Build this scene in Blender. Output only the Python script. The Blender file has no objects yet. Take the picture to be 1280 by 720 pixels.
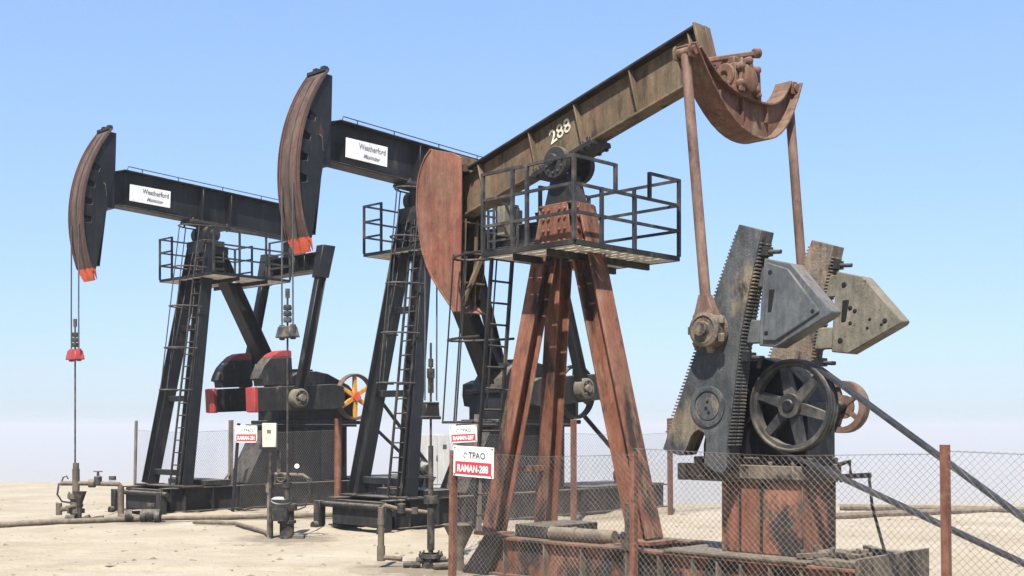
import bpy, math, random
from mathutils import Vector, Matrix
random.seed(7)
SC = bpy.context.scene
COL = SC.collection
R = math.radians
# ------------------------------------------------------------------ camera, sky, sun, exposure
EYE = 2.2
cam_d = bpy.data.cameras.new('camera'); cam = bpy.data.objects.new('camera', cam_d); COL.objects.link(cam)
cam.location = (0, 0, EYE); cam.rotation_euler = (R(90), 0, 0)
cam_d.sensor_width = 36; cam_d.lens = 36 * 1458 / 1280; cam_d.shift_y = 173 / 1280
cam_d.clip_start = .1; cam_d.clip_end = 60000
SC.camera = cam
SUN_EL, SUN_ROT = R(51), R(191)
w = bpy.data.worlds.new('World'); SC.world = w; w.use_nodes = True
wn = w.node_tree
sky = wn.nodes.new('ShaderNodeTexSky'); sky.sky_type = 'NISHITA'; sky.sun_disc = False
sky.sun_elevation = SUN_EL; sky.sun_rotation = SUN_ROT
sky.altitude = 0; sky.air_density = 1.5; sky.dust_density = .3; sky.ozone_density = 1.0
gm = wn.nodes.new('ShaderNodeGamma'); gm.inputs[1].default_value = .50          # colour adjustment of the sky: a flatter, paler dome
wn.links.new(sky.outputs[0], gm.inputs[0])
tn = wn.nodes.new('ShaderNodeMix'); tn.data_type = 'RGBA'; tn.blend_type = 'MULTIPLY'; tn.inputs[0].default_value = 1
tn.inputs[7].default_value = (.715, .95, 1.40, 1); wn.links.new(gm.outputs[0], tn.inputs[6])
wn.links.new(tn.outputs[2], wn.nodes['Background'].inputs[0]); wn.nodes['Background'].inputs[1].default_value = .15
sd = bpy.data.lights.new('sun', 'SUN'); sun = bpy.data.objects.new('sun', sd); COL.objects.link(sun)
sd.energy = 5.0; sd.angle = R(.53); sd.color = (1, .955, .89)
sv = Vector((math.sin(SUN_ROT) * math.cos(SUN_EL), math.cos(SUN_ROT) * math.cos(SUN_EL), math.sin(SUN_EL)))
sun.rotation_euler = (-sv).to_track_quat('-Z', 'Y').to_euler(); sun.location = sv * 60
SC.view_settings.view_transform = 'Standard'; SC.view_settings.look = 'None'
SC.view_settings.exposure = 1.08; SC.view_settings.gamma = 1; SC.view_settings.use_curve_mapping = False

# ------------------------------------------------------------------ materials
def mat(name, base, layers=(), rough=.6, metal=0., dust=None, bump=.0, bscale=30, grain=.12, spec=.25):
    """layers: (colour, noise scale, low, high, vertical stretch); dust: (colour, amount) on upward faces"""
    m = bpy.data.materials.new(name); m.use_nodes = True
    nt = m.node_tree; N = nt.nodes; Lk = nt.links; b = N['Principled BSDF']
    tc = N.new('ShaderNodeTexCoord'); oi = N.new('ShaderNodeObjectInfo')
    ro = N.new('ShaderNodeMath'); ro.operation = 'MULTIPLY'; ro.inputs[1].default_value = 37; Lk.new(oi.outputs['Random'], ro.inputs[0]); rofs = ro.outputs[0]
    cur = None
    def rgb(c):
        k = .71 if max(c) < .45 else .86; n = N.new('ShaderNodeRGB'); n.outputs[0].default_value = (c[0] * k, c[1] * k, c[2] * k, 1); return n.outputs[0]
    def noise(scale, stretch, seed, detail=6):
        mp = N.new('ShaderNodeMapping'); mp.inputs['Scale'].default_value = (1, 1, stretch); mp.inputs['Location'].default_value = (seed * 3.1, seed * 1.7, seed)
        ad = N.new('ShaderNodeVectorMath'); ad.operation = 'ADD'; Lk.new(tc.outputs['Object'], ad.inputs[0]); Lk.new(rofs, ad.inputs[1]); Lk.new(ad.outputs[0], mp.inputs[0])
        n = N.new('ShaderNodeTexNoise'); n.inputs['Scale'].default_value = scale; n.inputs['Detail'].default_value = detail; n.inputs['Roughness'].default_value = .65
        Lk.new(mp.outputs[0], n.inputs['Vector']); return n.outputs['Fac']
    def mix(fac, a, c, blend='MIX'):
        n = N.new('ShaderNodeMix'); n.data_type = 'RGBA'; n.blend_type = blend
        if isinstance(fac, float): n.inputs[0].default_value = fac
        else: Lk.new(fac, n.inputs[0])
        Lk.new(a, n.inputs[6]); Lk.new(c, n.inputs[7]); return n.outputs[2]
    def ramp(f, lo, hi, mx=1.):
        n = N.new('ShaderNodeMapRange'); n.inputs[1].default_value = lo; n.inputs[2].default_value = hi; n.inputs[4].default_value = mx
        Lk.new(f, n.inputs[0]); return n.outputs[0]
    cur = rgb(base)
    for i, (c, sc, lo, hi, stv) in enumerate(layers):
        cur = mix(ramp(noise(sc, stv, i + 1), lo, hi), cur, rgb(c))
    for sc_, st_, sd_, a_ in ((1.1, .7, 17, .22), (7, .6, 11, .2), (16, .07, 19, .2), (23, .5, 13, .14)):
        q = noise(sc_, st_, sd_, 5); gq = N.new('ShaderNodeMapRange'); gq.inputs[1].default_value = .32; gq.inputs[2].default_value = .68
        gq.inputs[3].default_value = 1 - a_ * grain / .12; gq.inputs[4].default_value = 1 + a_ * grain / .12; Lk.new(q, gq.inputs[0])
        cq = N.new('ShaderNodeCombineColor')
        for k in range(3): Lk.new(gq.outputs[0], cq.inputs[k])
        cur = mix(1., cur, cq.outputs[0], 'MULTIPLY')
    g = noise(55, 1, 9, 4)
    gr = N.new('ShaderNodeMapRange'); gr.inputs[1].default_value = .3; gr.inputs[2].default_value = .7
    gr.inputs[3].default_value = 1 - grain; gr.inputs[4].default_value = 1 + grain; Lk.new(g, gr.inputs[0])
    cc = N.new('ShaderNodeCombineColor')
    for k in range(3): Lk.new(gr.outputs[0], cc.inputs[k])
    cur = mix(1., cur, cc.outputs[0], 'MULTIPLY')
    if dust:
        ge = N.new('ShaderNodeNewGeometry'); sx = N.new('ShaderNodeSeparateXYZ'); Lk.new(ge.outputs['Normal'], sx.inputs[0])
        up = ramp(sx.outputs[2], .2, .9, dust[1])
        nn = ramp(noise(9, 1, 5), .3, .55)
        mu = N.new('ShaderNodeMath'); mu.operation = 'MULTIPLY'; Lk.new(up, mu.inputs[0]); Lk.new(nn, mu.inputs[1])
        cur = mix(mu.outputs[0], cur, rgb(dust[0]))
    Lk.new(cur, b.inputs['Base Color'])
    rr = ramp(noise(12, 1, 4), .25, .75); rr.node.inputs[3].default_value = max(.05, rough - .12); rr.node.inputs[4].default_value = min(1, rough + .15)
    Lk.new(rr, b.inputs['Roughness']); b.inputs['Metallic'].default_value = metal; b.inputs['Specular IOR Level'].default_value = spec
    if bump:
        bn = N.new('ShaderNodeBump'); bn.inputs['Strength'].default_value = bump; bn.inputs['Distance'].default_value = .02
        Lk.new(noise(bscale, 1, 2), bn.inputs['Height']); Lk.new(bn.outputs[0], b.inputs['Normal'])
    return m
M = {}
M['black'] = mat('black paint', (.009, .0095, .011), [((.02, .021, .023), 1.2, .42, .68, .4), ((.085, .036, .022), 1.9, .64, .74, .5), ((.085, .072, .056), 3.5, .60, .80, .22), ((.06, .052, .042), 9, .58, .78, .07), ((.008, .008, .009), 8, .58, .72, .3)], .46, dust=((.30, .25, .18), .7), bump=.08)
M['blackdust'] = mat('dusty black paint', (.015, .015, .016), [((.042, .039, .034), 2, .42, .66, .5), ((.17, .14, .10), 5, .60, .8, .4), ((.01, .01, .01), 9, .58, .7, .6)], .6, dust=((.27, .22, .155), .7), bump=.12)
M['greasy'] = mat('greasy dusty iron', (.085, .068, .05), [((.16, .13, .095), 3, .42, .6, 1), ((.02, .017, .015), 5, .52, .64, .6), ((.25, .20, .145), 9, .6, .72, 1)], .7, dust=((.30, .245, .175), .7), bump=.3)
M['primer'] = mat('red oxide primer', (.20, .06, .032), [((.26, .10, .055), 2.2, .42, .62, .3), ((.07, .03, .022), 5, .54, .68, .3), ((.20, .13, .085), 3, .58, .74, .35)], .72, dust=((.30, .235, .16), .6), bump=.15)
M['headred'] = mat('faded red horsehead paint', (.205, .072, .045), [((.24, .115, .075), 1.8, .42, .6, .6), ((.18, .10, .062), 1.3, .48, .70, .8), ((.09, .035, .025), 7, .62, .74, 1), ((.22, .16, .11), 11, .64, .74, 1)], .75, dust=((.30, .235, .16), .5), bump=.2)
M['legdirt'] = mat('leg primer stained dark', (.19, .072, .042), [((.235, .108, .066), 2.5, .42, .65, .2), ((.034, .020, .016), 2.6, .49, .60, .22), ((.22, .15, .092), 4.2, .57, .70, .15), ((.03, .022, .018), 11, .60, .70, .35)], .72, dust=((.32, .25, .17), .6), bump=.2)
M['oilpanel'] = mat('oil stained primer', (.20, .075, .043), [((.24, .105, .064), 3, .42, .62, .3), ((.032, .028, .025), 1.8, .46, .56, .7), ((.055, .05, .043), 6, .56, .66, .4)], .65, dust=((.32, .25, .17), .6), bump=.2)
M['tan'] = mat('tan dusty beam paint', (.115, .082, .048), [((.155, .115, .070), 1.6, .4, .62, .5), ((.17, .078, .048), 2.6, .52, .72, .6), ((.035, .026, .018), 4, .54, .68, .3), ((.21, .17, .11), 9, .64, .74, 1)], .75, dust=((.26, .20, .135), .6), bump=.15)
M['flangeshade'] = mat('shade-dark flange tone', (.016, .013, .010), [((.05, .038, .026), 3, .5, .68, .5)], .7)  # shade under the beam's top edge, put into the flange colour
M['yoke'] = mat('rust brown yoke', (.135, .068, .045), [((.20, .10, .064), 3, .42, .6, .6), ((.19, .14, .09), 4, .54, .68, .4), ((.05, .03, .024), 7, .56, .68, .6)], .75, dust=((.27, .21, .14), .6), bump=.3)
M['rustpipe'] = mat('brown rusty tube', (.145, .082, .058), [((.215, .14, .105), 3, .42, .65, .3), ((.06, .034, .026), 8, .56, .7, .4)], .68, bump=.15)
M['crank'] = mat('grey weathered casting', (.050, .055, .058), [((.085, .088, .087), 2.2, .42, .62, .6), ((.18, .145, .10), 2.4, .52, .62, .5), ((.022, .021, .02), 6, .54, .68, .5), ((.26, .215, .155), 14, .66, .74, .8)], .7, dust=((.29, .235, .165), .5), bump=.5, bscale=40)
M['crankold'] = mat('encrusted crank casting', (.12, .10, .08), [((.24, .185, .13), 2.4, .40, .58, .6), ((.27, .16, .105), 3.6, .54, .66, .8), ((.03, .025, .022), 6, .54, .66, .6)], .85, dust=((.31, .25, .175), .5), bump=.8, bscale=28)
M['weight'] = mat('grey counterweight paint', (.082, .09, .094), [((.115, .122, .125), 1.7, .42, .62, 1), ((.23, .185, .13), 3.2, .60, .72, .8), ((.08, .045, .026), 5, .62, .72, .35), ((.26, .24, .21), 20, .68, .74, 1)], .55, dust=((.30, .245, .175), .5), bump=.15)
M['weightold'] = mat('khaki pitted counterweight', (.15, .135, .10), [((.19, .17, .13), 2.2, .42, .62, 1), ((.07, .056, .042), 16, .61, .67, 1), ((.25, .165, .115), 3, .6, .75, 1)], .8, dust=((.30, .245, .175), .5), bump=.4)
M['hole'] = mat('dark hole', (.012, .011, .010), rough=.9)
M['sheave'] = mat('dark grey sheave iron', (.030, .031, .031), [((.10, .092, .08), 3, .45, .66, 1), ((.14, .09, .06), 6, .62, .8, 1)], .5, dust=((.38, .31, .22), .5), bump=.1)
M['rubber'] = mat('belt rubber', (.028, .029, .031), [((.055, .053, .049), 6, .45, .65, 1)], .6)
M['postrust'] = mat('rusted post', (.16, .062, .038), [((.21, .10, .065), 8, .42, .6, .6), ((.10, .045, .035), 22, .58, .7, .6)], .85, bump=.3)
M['postgrey'] = mat('weathered grey post', (.15, .125, .105), [((.22, .18, .145), 6, .45, .65, .5), ((.10, .06, .045), 14, .6, .72, .5)], .8, bump=.2)
M['wire'] = mat('galvanised wire', (.20, .185, .17), [((.14, .10, .075), 4, .5, .7, 1)], .55, metal=.3)
M['wirerust'] = mat('dull chain link wire', (.21, .18, .15), [((.14, .095, .07), 2, .48, .66, 1)], .6, metal=.2)
M['rope'] = mat('steel wire rope', (.10, .10, .10), rough=.5, metal=.4)
M['pipe'] = mat('dusty sand coloured pipe', (.115, .092, .068), [((.19, .153, .11), 3, .42, .62, 1), ((.09, .065, .05), 8, .6, .74, 1)], .75, dust=((.31, .25, .175), .75), bump=.15)
M['valve'] = mat('oily dark valve iron', (.03, .028, .027), [((.12, .10, .075), 7, .47, .65, 1)], .6, dust=((.30, .24, .17), .6), bump=.2)
M['red'] = mat('bright red paint', (.42, .05, .05), [((.30, .06, .05), 3, .45, .65, 1), ((.16, .10, .07), 8, .6, .72, .4)], .55, grain=.09)
M['orange'] = mat('orange red tip paint', (.60, .10, .045), [((.45, .07, .04), 4, .5, .7, .4)], .5, grain=.08)
M['yellow'] = mat('yellow spoke paint', (.62, .30, .045), [((.45, .18, .05), 6, .5, .68, 1)], .5, grain=.08)
M['arc'] = mat('rust worn wire rope track', (.075, .050, .040), [((.115, .080, .060), 2.5, .40, .62, .25), ((.13, .05, .034), 1.2, .54, .72, .3), ((.05, .04, .036), 7, .54, .70, .12)], .62, bump=.1)
M['arcrib'] = mat('rust red rope strip', (.15, .047, .032), [((.09, .05, .038), 5, .46, .66, .3)], .6)
M['cream'] = mat('cream box enamel', (.52, .47, .36), [((.36, .31, .22), 6, .55, .7, .5)], .5, grain=.05)
M['white'] = mat('white enamel', (.74, .73, .70), [((.52, .47, .39), 5, .56, .75, .5), ((.30, .22, .15), 18, .68, .74, 1)], .45, grain=.04)
M['signred'] = mat('sign red', (.48, .035, .045), rough=.45, grain=.03)
M['inkgrey'] = mat('faded grey print', (.22, .22, .23), rough=.5)
M['ink'] = mat('dark grey ink', (.10, .10, .11), rough=.5)
M['chalk'] = mat('hand painted white', (.56, .50, .39), [((.30, .24, .16), 14, .60, .70, 1)], .8)
M['deck'] = mat('pale galvanised decking', (.60, .57, .50), [((.36, .31, .25), 5, .55, .7, 1)], .8, dust=((.45, .37, .27), .6))
M['rail'] = mat('dark grey handrail paint', (.03, .031, .033), [((.10, .085, .065), 4, .48, .68, 1)], .6, dust=((.36, .3, .22), .6))
M['conc'] = mat('dusty concrete', (.27, .22, .155), [((.19, .155, .11), 4, .45, .65, 1)], .9, bump=.3)
M['cabinet'] = mat('pale grey cabinet', (.44, .43, .42), [((.5, .47, .43), 3, .55, .75, .4)], .5, grain=.04)
M['green'] = mat('dull green motor paint', (.05, .075, .065), [((.16, .14, .11), 4, .5, .7, 1)], .55, dust=((.4, .33, .24), .6))

# ------------------------------------------------------------------ mesh builder
def P(f, l, u): return Vector((f, -l, u))          # machine coordinates: forward, right, up
class MB:
    def __init__(s): s.v = []; s.f = []; s.m = []; s.cm = 0; s.gs = []
    def add(s, vs, fs):
        o = len(s.v); s.gs.append((o, len(s.f))); s.v += [tuple(v) for v in vs]; s.f += [[i + o for i in q] for q in fs]; s.m += [s.cm] * len(fs); return s
    def hexa(s, a):
        return s.add(a, [(0, 3, 2, 1), (4, 5, 6, 7), (0, 1, 5, 4), (1, 2, 6, 5), (2, 3, 7, 6), (3, 0, 4, 7)])
    def box(s, c, sx, sy, sz, ax=None):
        c = Vector(c); X, Y, Z = ax or (Vector((1, 0, 0)), Vector((0, 1, 0)), Vector((0, 0, 1)))
        X, Y, Z = X * sx / 2, Y * sy / 2, Z * sz / 2
        return s.hexa([c - X - Y - Z, c + X - Y - Z, c + X + Y - Z, c - X + Y - Z, c - X - Y + Z, c + X - Y + Z, c + X + Y + Z, c - X + Y + Z])
    def rng(s, f0, f1, l0, l1, u0, u1):
        return s.box(P((f0 + f1) / 2, (l0 + l1) / 2, (u0 + u1) / 2), abs(f1 - f0), abs(l1 - l0), abs(u1 - u0))
    @staticmethod
    def frame(p0, p1, up):
        d = (Vector(p1) - Vector(p0)); L = d.length; d.normalize(); up = Vector(up)
        if abs(d.dot(up.normalized())) > .99: up = Vector((1, 0, 0)) if abs(d.x) < .9 else Vector((0, 1, 0))
        y = (up - d * up.dot(d)).normalized(); x = d.cross(y); return d, x, y, L
    def bar(s, p0, p1, wd, ht, up=(0, 0, 1)):
        d, x, y, L = s.frame(p0, p1, up); return s.box((Vector(p0) + Vector(p1)) / 2, L, wd, ht, (d, x, y))
    def hb(s, p0, p1, dep, wid, up=(0, 0, 1), tf=.03, tw=.025):
        d, x, y, L = s.frame(p0, p1, up); c = (Vector(p0) + Vector(p1)) / 2
        s.box(c, L, tw, dep - 2 * tf, (d, x, y))
        s.box(c + y * (dep - tf) / 2, L, wid, tf, (d, x, y)); s.box(c - y * (dep - tf) / 2, L, wid, tf, (d, x, y)); return s
    def tube(s, p0, p1, r, n=10, r2=None):
        d, x, y, L = s.frame(p0, p1, (0, 0, 1)); r2 = r if r2 is None else r2
        vs = []
        for p, q in ((Vector(p0), r), (Vector(p1), r2)):
            for i in range(n):
                a = 2 * math.pi * i / n; vs.append(p + x * q * math.cos(a) + y * q * math.sin(a))
        fs = [(i, (i + 1) % n, n + (i + 1) % n, n + i) for i in range(n)]
        return s.add(vs, fs + [list(range(n))[::-1], list(range(n, 2 * n))])
    def path(s, pts, r, n=8):
        pts = [Vector(p) for p in pts]; vs = []; fs = []
        up = Vector((.13, .27, .95)).normalized()
        for k, p in enumerate(pts):
            d = (pts[min(k + 1, len(pts) - 1)] - pts[max(k - 1, 0)]).normalized()
            y = (up - d * up.dot(d)).normalized(); x = d.cross(y)
            vs += [p + x * r * math.cos(2 * math.pi * i / n) + y * r * math.sin(2 * math.pi * i / n) for i in range(n)]
        for k in range(len(pts) - 1):
            fs += [(k * n + i, k * n + (i + 1) % n, (k + 1) * n + (i + 1) % n, (k + 1) * n + i) for i in range(n)]
        m = (len(pts) - 1) * n
        return s.add(vs, fs + [list(range(n))[::-1], list(range(m, m + n))])
    def lathe(s, c, axis, prof, n=32, closed=True):
        """prof: (radius, height along axis) loop"""
        c = Vector(c); ax = Vector(axis).normalized(); t = Vector((0, 0, 1)) if abs(ax.z) < .9 else Vector((1, 0, 0))
        x = ax.cross(t).normalized(); y = ax.cross(x); vs = []; fs = []; k = len(prof)
        for i in range(n):
            a = 2 * math.pi * i / n; dr = x * math.cos(a) + y * math.sin(a)
            vs += [c + dr * r + ax * h for r, h in prof]
        for i in range(n):
            j = (i + 1) % n
            for q in range(k if closed else k - 1):
                q2 = (q + 1) % k; fs.append((i * k + q, j * k + q, j * k + q2, i * k + q2))
        return s.add(vs, fs)
    def prism(s, poly, to, c0, c1):
        """poly: 2-D points; to(a, b, c) gives the 3-D point"""
        n = len(poly); vs = [to(a, b, c0) for a, b in poly] + [to(a, b, c1) for a, b in poly]
        return s.add(vs, [list(range(n))[::-1], list(range(n, 2 * n))] + [(i, (i + 1) % n, n + (i + 1) % n, n + i) for i in range(n)])
    def each(s, name, m, parent=None, bevel=0):
        """every primitive added so far becomes an object of its own"""
        for k in range(len(s.gs)):
            v0, f0 = s.gs[k]; v1, f1 = s.gs[k + 1] if k + 1 < len(s.gs) else (len(s.v), len(s.f))
            t = MB(); t.add(s.v[v0:v1], [[i - v0 for i in q] for q in s.f[f0:f1]]); t.build(name, m, parent, bevel)
    def build(s, name, m, parent=None, bevel=0, smooth=True, **props):
        me = bpy.data.meshes.new(name); me.from_pydata(s.v, [], s.f)
        ms = m if isinstance(m, (list, tuple)) else [m]
        for q in ms: me.materials.append(M[q])
        if len(ms) > 1: me.polygons.foreach_set('material_index', s.m)
        import bmesh
        bm = bmesh.new(); bm.from_mesh(me); bmesh.ops.recalc_face_normals(bm, faces=bm.faces); bm.to_mesh(me); bm.free()
        if smooth:
            me.polygons.foreach_set('use_smooth', [True] * len(me.polygons)); me.set_sharp_from_angle(angle=R(35))
        o = bpy.data.objects.new(name, me); COL.objects.link(o); o.parent = parent
        if bevel:
            bv = o.modifiers.new('edge', 'BEVEL'); bv.width = bevel; bv.segments = 1; bv.limit_method = 'ANGLE'; bv.angle_limit = R(40)
        for k, v in props.items(): o[k] = v
        return o
def thing(name, label, cat, loc=(0, 0, 0), rz=0, group=None):
    o = bpy.data.objects.new(name, None); COL.objects.link(o); o.location = loc; o.rotation_euler = (0, 0, rz)
    o['label'] = label; o['category'] = cat
    if group: o['group'] = group
    return o
def tag(o, label, cat, group=None):
    o['label'] = label; o['category'] = cat
    if group: o['group'] = group
    return o
def text(body, name, parent, m, org, xd, yd, height, width=None, shear=0, bold=0., thick=.004):
    cu = bpy.data.curves.new(name, 'FONT'); cu.body = body; cu.size = 1; cu.shear = shear; cu.offset = bold
    cu.resolution_u = 3
    t = bpy.data.objects.new(name, cu); COL.objects.link(t)
    dg = bpy.context.evaluated_depsgraph_get(); dg.update()
    me = bpy.data.meshes.new_from_object(t.evaluated_get(dg)); bpy.data.objects.remove(t)
    xs = [v.co.x for v in me.vertices]; ys = [v.co.y for v in me.vertices]
    x0, x1, y0, y1 = min(xs), max(xs), min(ys), max(ys)
    sy = height / (y1 - y0); sx = sy if width is None else width / (x1 - x0)
    xd = Vector(xd).normalized(); yd = Vector(yd).normalized(); zd = xd.cross(yd)
    for v in me.vertices: v.co = Vector(org) + xd * (v.co.x - x0) * sx + yd * (v.co.y - y0) * sy + zd * thick
    me.materials.clear(); me.materials.append(M[m])
    o = bpy.data.objects.new(name, me); COL.objects.link(o); o.parent = parent; return o

# ------------------------------------------------------------------ terrain
from mathutils import noise as nz
def edge_y(x):            # where the plateau breaks off
    t = max(0., min(1., (x + 9) / 13)); t = t * t * (3 - 2 * t)
    return 44 + (31.5 - 44) * t
def height(x, y):
    r = math.hypot(x, y)
    h = .0
    if r < 120:
        h += .035 * nz.noise((x * .35, y * .35, 0)) + .02 * nz.noise((x * 1.1, y * 1.1, 3))
        if y < 8: h += -.02
    if 6 < y < 42 and abs(x) < 24:
        for px, py, pa, fa, fb, lw in ((.569, 16.3, 44.8, -5.2, .9, .95), (-1.99, 25.45, 136.9, -7.8, 1.9, 1.12), (-7.9, 30.07, 137.4, -7.8, 1.9, 1.12)):
            ca_, sa_ = math.cos(R(pa)), math.sin(R(pa)); f_ = -sa_ * (x - px) + ca_ * (y - py); l_ = ca_ * (x - px) + sa_ * (y - py)
            if fa - .5 < f_ < fb + .5:
                ed = min(1, (f_ - fa + .5) / .5, (fb + .5 - f_) / .5)
                h += (.09 + .09 * nz.noise((x * 1.3, y * 1.3, 7))) * ed * math.exp(-((abs(l_) - lw) / .26) ** 2)
        for c0, c1, c2 in ((16.2, -.10, .006), (20.2, -.16, .008), (13.6, .05, -.004)):
            for off in (0, 1.75):
                yy = c0 + off + c1 * (x + 6) + c2 * (x + 6) ** 2; q = (y - yy) / .17
                if abs(q) < 3.2 and x < -1.2: h += (-.040 * math.exp(-q * q) + .018 * math.exp(-(abs(q) - 1.5) ** 2 * 3)) * (.6 + .6 * nz.noise((x * .8, y * .3, 5)))
        h += .012 * nz.noise((x * 3.1, y * 3.1, 4)) + .006 * nz.noise((x * 8, y * 8, 6))
    e = y - edge_y(x) if y > 0 else -1
    if x > 25: e = max(e, -50)
    side = max(0, abs(x) - 120)
    d = max(e, 0) if y > 0 else max(0, -y - 150)
    d = max(d, side)
    if d > 0:
        t = min(1., d / 420); t2 = t * t * (3 - 2 * t)
        gd = (.93 * EYE / edge_y(x)) * min(d, 130) if y > 0 else .16 * min(d, 12)
        t = max(0., min(1., (d - 90) / 520)); t2 = t * t * (3 - 2 * t)
        h += -gd - 98 * t2 + (34 * nz.noise((x * .0011, y * .0011, 1)) + 12 * nz.noise((x * .004, y * .004, 2))) * t2
    return h
def ground():
    rs = [0.0]; r = .6
    while r < 32000:
        rs.append(r); r += max(.16, r * (.0085 if 8 < r < 34 else .022))
    NA = 420; vs = [(0, 0, height(0, 0))]; fs = []
    # finer angular steps ahead of the camera
    angs = []
    for i in range(NA):
        t = i / NA * 2 - 1; angs.append(math.pi / 2 + math.pi * (.28 * t + .72 * t ** 3))
    for r in rs[1:]:
        for a in angs:
            x, y = r * math.cos(a), r * math.sin(a); vs.append((x, y, height(x, y)))
    for j in range(NA): fs.append((0, 1 + j, 1 + (j + 1) % NA))
    for i in range(len(rs) - 2):
        o = 1 + i * NA; q = o + NA
        for j in range(NA):
            k = (j + 1) % NA; fs.append((o + j, q + j, q + k, o + k))
    me = bpy.data.meshes.new('ground'); me.from_pydata(vs, [], fs); me.polygons.foreach_set('use_smooth', [True] * len(fs))
    m = bpy.data.materials.new('desert sand'); m.use_nodes = True; nt = m.node_tree; N = nt.nodes; Lk = nt.links; b = N['Principled BSDF']
    tc = N.new('ShaderNodeTexCoord')
    def noise(sc, det=8, sx=1, sy=1):
        mp = N.new('ShaderNodeMapping'); mp.inputs['Scale'].default_value = (sx, sy, 1); Lk.new(tc.outputs['Object'], mp.inputs[0])
        n = N.new('ShaderNodeTexNoise'); n.inputs['Scale'].default_value = sc; n.inputs['Detail'].default_value = det; n.inputs['Roughness'].default_value = .62
        Lk.new(mp.outputs[0], n.inputs['Vector']); return n.outputs['Fac']
    def rmp(f, stops):
        n = N.new('ShaderNodeValToRGB'); e = n.color_ramp.elements
        e[0].position, e[0].color = stops[0][0], (*stops[0][1], 1); e[1].position, e[1].color = stops[-1][0], (*stops[-1][1], 1)
        for p, c in stops[1:-1]: q = e.new(p); q.color = (*c, 1)
        Lk.new(f, n.inputs[0]); return n.outputs[0]
    def mul(a, c):
        n = N.new('ShaderNodeMix'); n.data_type = 'RGBA'; n.blend_type = 'MULTIPLY'; n.inputs[0].default_value = 1
        Lk.new(a, n.inputs[6]); Lk.new(c, n.inputs[7]); return n.outputs[2]
    c1 = rmp(noise(.5, 10), [(.3, (.28, .23, .16)), (.5, (.33, .278, .20)), (.7, (.37, .322, .245))])
    c2 = rmp(noise(3.2, 6, .55, 1.6), [(.3, (.87, .86, .84)), (.48, (1, 1, 1)), (.75, (1.04, 1.04, 1.03))])
    c3 = rmp(noise(38, 4), [(.30, (.66, .63, .58)), (.42, (.97, .97, .97)), (.8, (1.04, 1.04, 1.04))])
    col = mul(mul(c1, c2), c3); nf = noise(2.6, 6)
    for sx, sy, rad in ((-4.42, 22.8, .95), (-1.25, 18.1, 1.1), (-10.27, 27.4, .9), (-8.4, 26.9, .7), (2.6, 14.2, 1.6)):
        sb = N.new('ShaderNodeVectorMath'); sb.operation = 'DISTANCE'; Lk.new(tc.outputs['Object'], sb.inputs[0]); sb.inputs[1].default_value = (sx, sy, 0)
        ma = N.new('ShaderNodeMath'); ma.operation = 'MULTIPLY_ADD'; Lk.new(nf, ma.inputs[0]); ma.inputs[1].default_value = 1.7; Lk.new(sb.outputs['Value'], ma.inputs[2])
        mr = N.new('ShaderNodeMapRange'); mr.inputs[1].default_value = rad + 1.15; mr.inputs[2].default_value = rad + .55; mr.inputs[4].default_value = .62; Lk.new(ma.outputs[0], mr.inputs[0])
        mx = N.new('ShaderNodeMix'); mx.data_type = 'RGBA'; Lk.new(mr.outputs[0], mx.inputs[0]); Lk.new(col, mx.inputs[6]); mx.inputs[7].default_value = (.10, .075, .05, 1); col = mx.outputs[2]
    Lk.new(col, b.inputs['Base Color']); b.inputs['Roughness'].default_value = .95
    b.inputs['Specular IOR Level'].default_value = .2
    bn = N.new('ShaderNodeBump'); bn.inputs['Strength'].default_value = .5; bn.inputs['Distance'].default_value = .06
    Lk.new(noise(9, 8), bn.inputs['Height']); Lk.new(bn.outputs[0], b.inputs['Normal'])
    me.materials.append(m)
    o = bpy.data.objects.new('ground', me); COL.objects.link(o); o['kind'] = 'structure'
ground()

# ------------------------------------------------------------------ shared machine parts
def rails(root, name, corners, heights, posts, z, gaps=(), m='rail', r=.021):
    """a handrail along a polyline of deck corners; posts: list of (f, l)"""
    t = MB()
    for (a, b) in corners:
        for h in heights:
            if (a, b, h) in gaps: continue
            t.bar(P(*a, z + h), P(*b, z + h), .038, .038)
    for q in posts:
        hh = q[2] if len(q) > 2 else heights[-1]
        t.bar(P(q[0], q[1], z), P(q[0], q[1], z + hh + .018), .045, .045, (1, 0, 0))
    return t.build(name, m, root)
def deck(root, f0, f1, l0, l1, z, m='blackdust', hole=None, slats=11, along='l'):
    d = MB()
    for l in (l0, l1): d.bar(P(f0, l, z - .03), P(f1, l, z - .03), .05, .065)
    for f in (f0, f1): d.bar(P(f, l0 + .03, z - .03), P(f, l1 - .03, z - .03), .05, .065)
    fr = d.build('platform', m, root)
    g = MB(); k = 0
    for i in range(slats):
        a = l0 + (l1 - l0) * (i + .5) / slats; wd = (l1 - l0) / slats * .86
        seg = [(f0 + .03 * (1 if f1 > f0 else -1), f1 - .03 * (1 if f1 > f0 else -1))]
        if hole and hole[2] < a < hole[3]: seg = [(f0, hole[0]), (hole[1], f1)]
        for s0, s1 in seg: g.bar(P(s0, a, z - .048), P(s1, a, z - .048), wd, .02)
    g.each('deck_plank', 'deck', fr)
    b = MB()
    for f in (f0 + (f1 - f0) * .33, f0 + (f1 - f0) * .7): b.bar(P(f, l0 + .05, z - .105), P(f, l1 - .05, z - .105), .05, .09)
    b.each('deck_beam', m, fr)
    return fr
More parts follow.
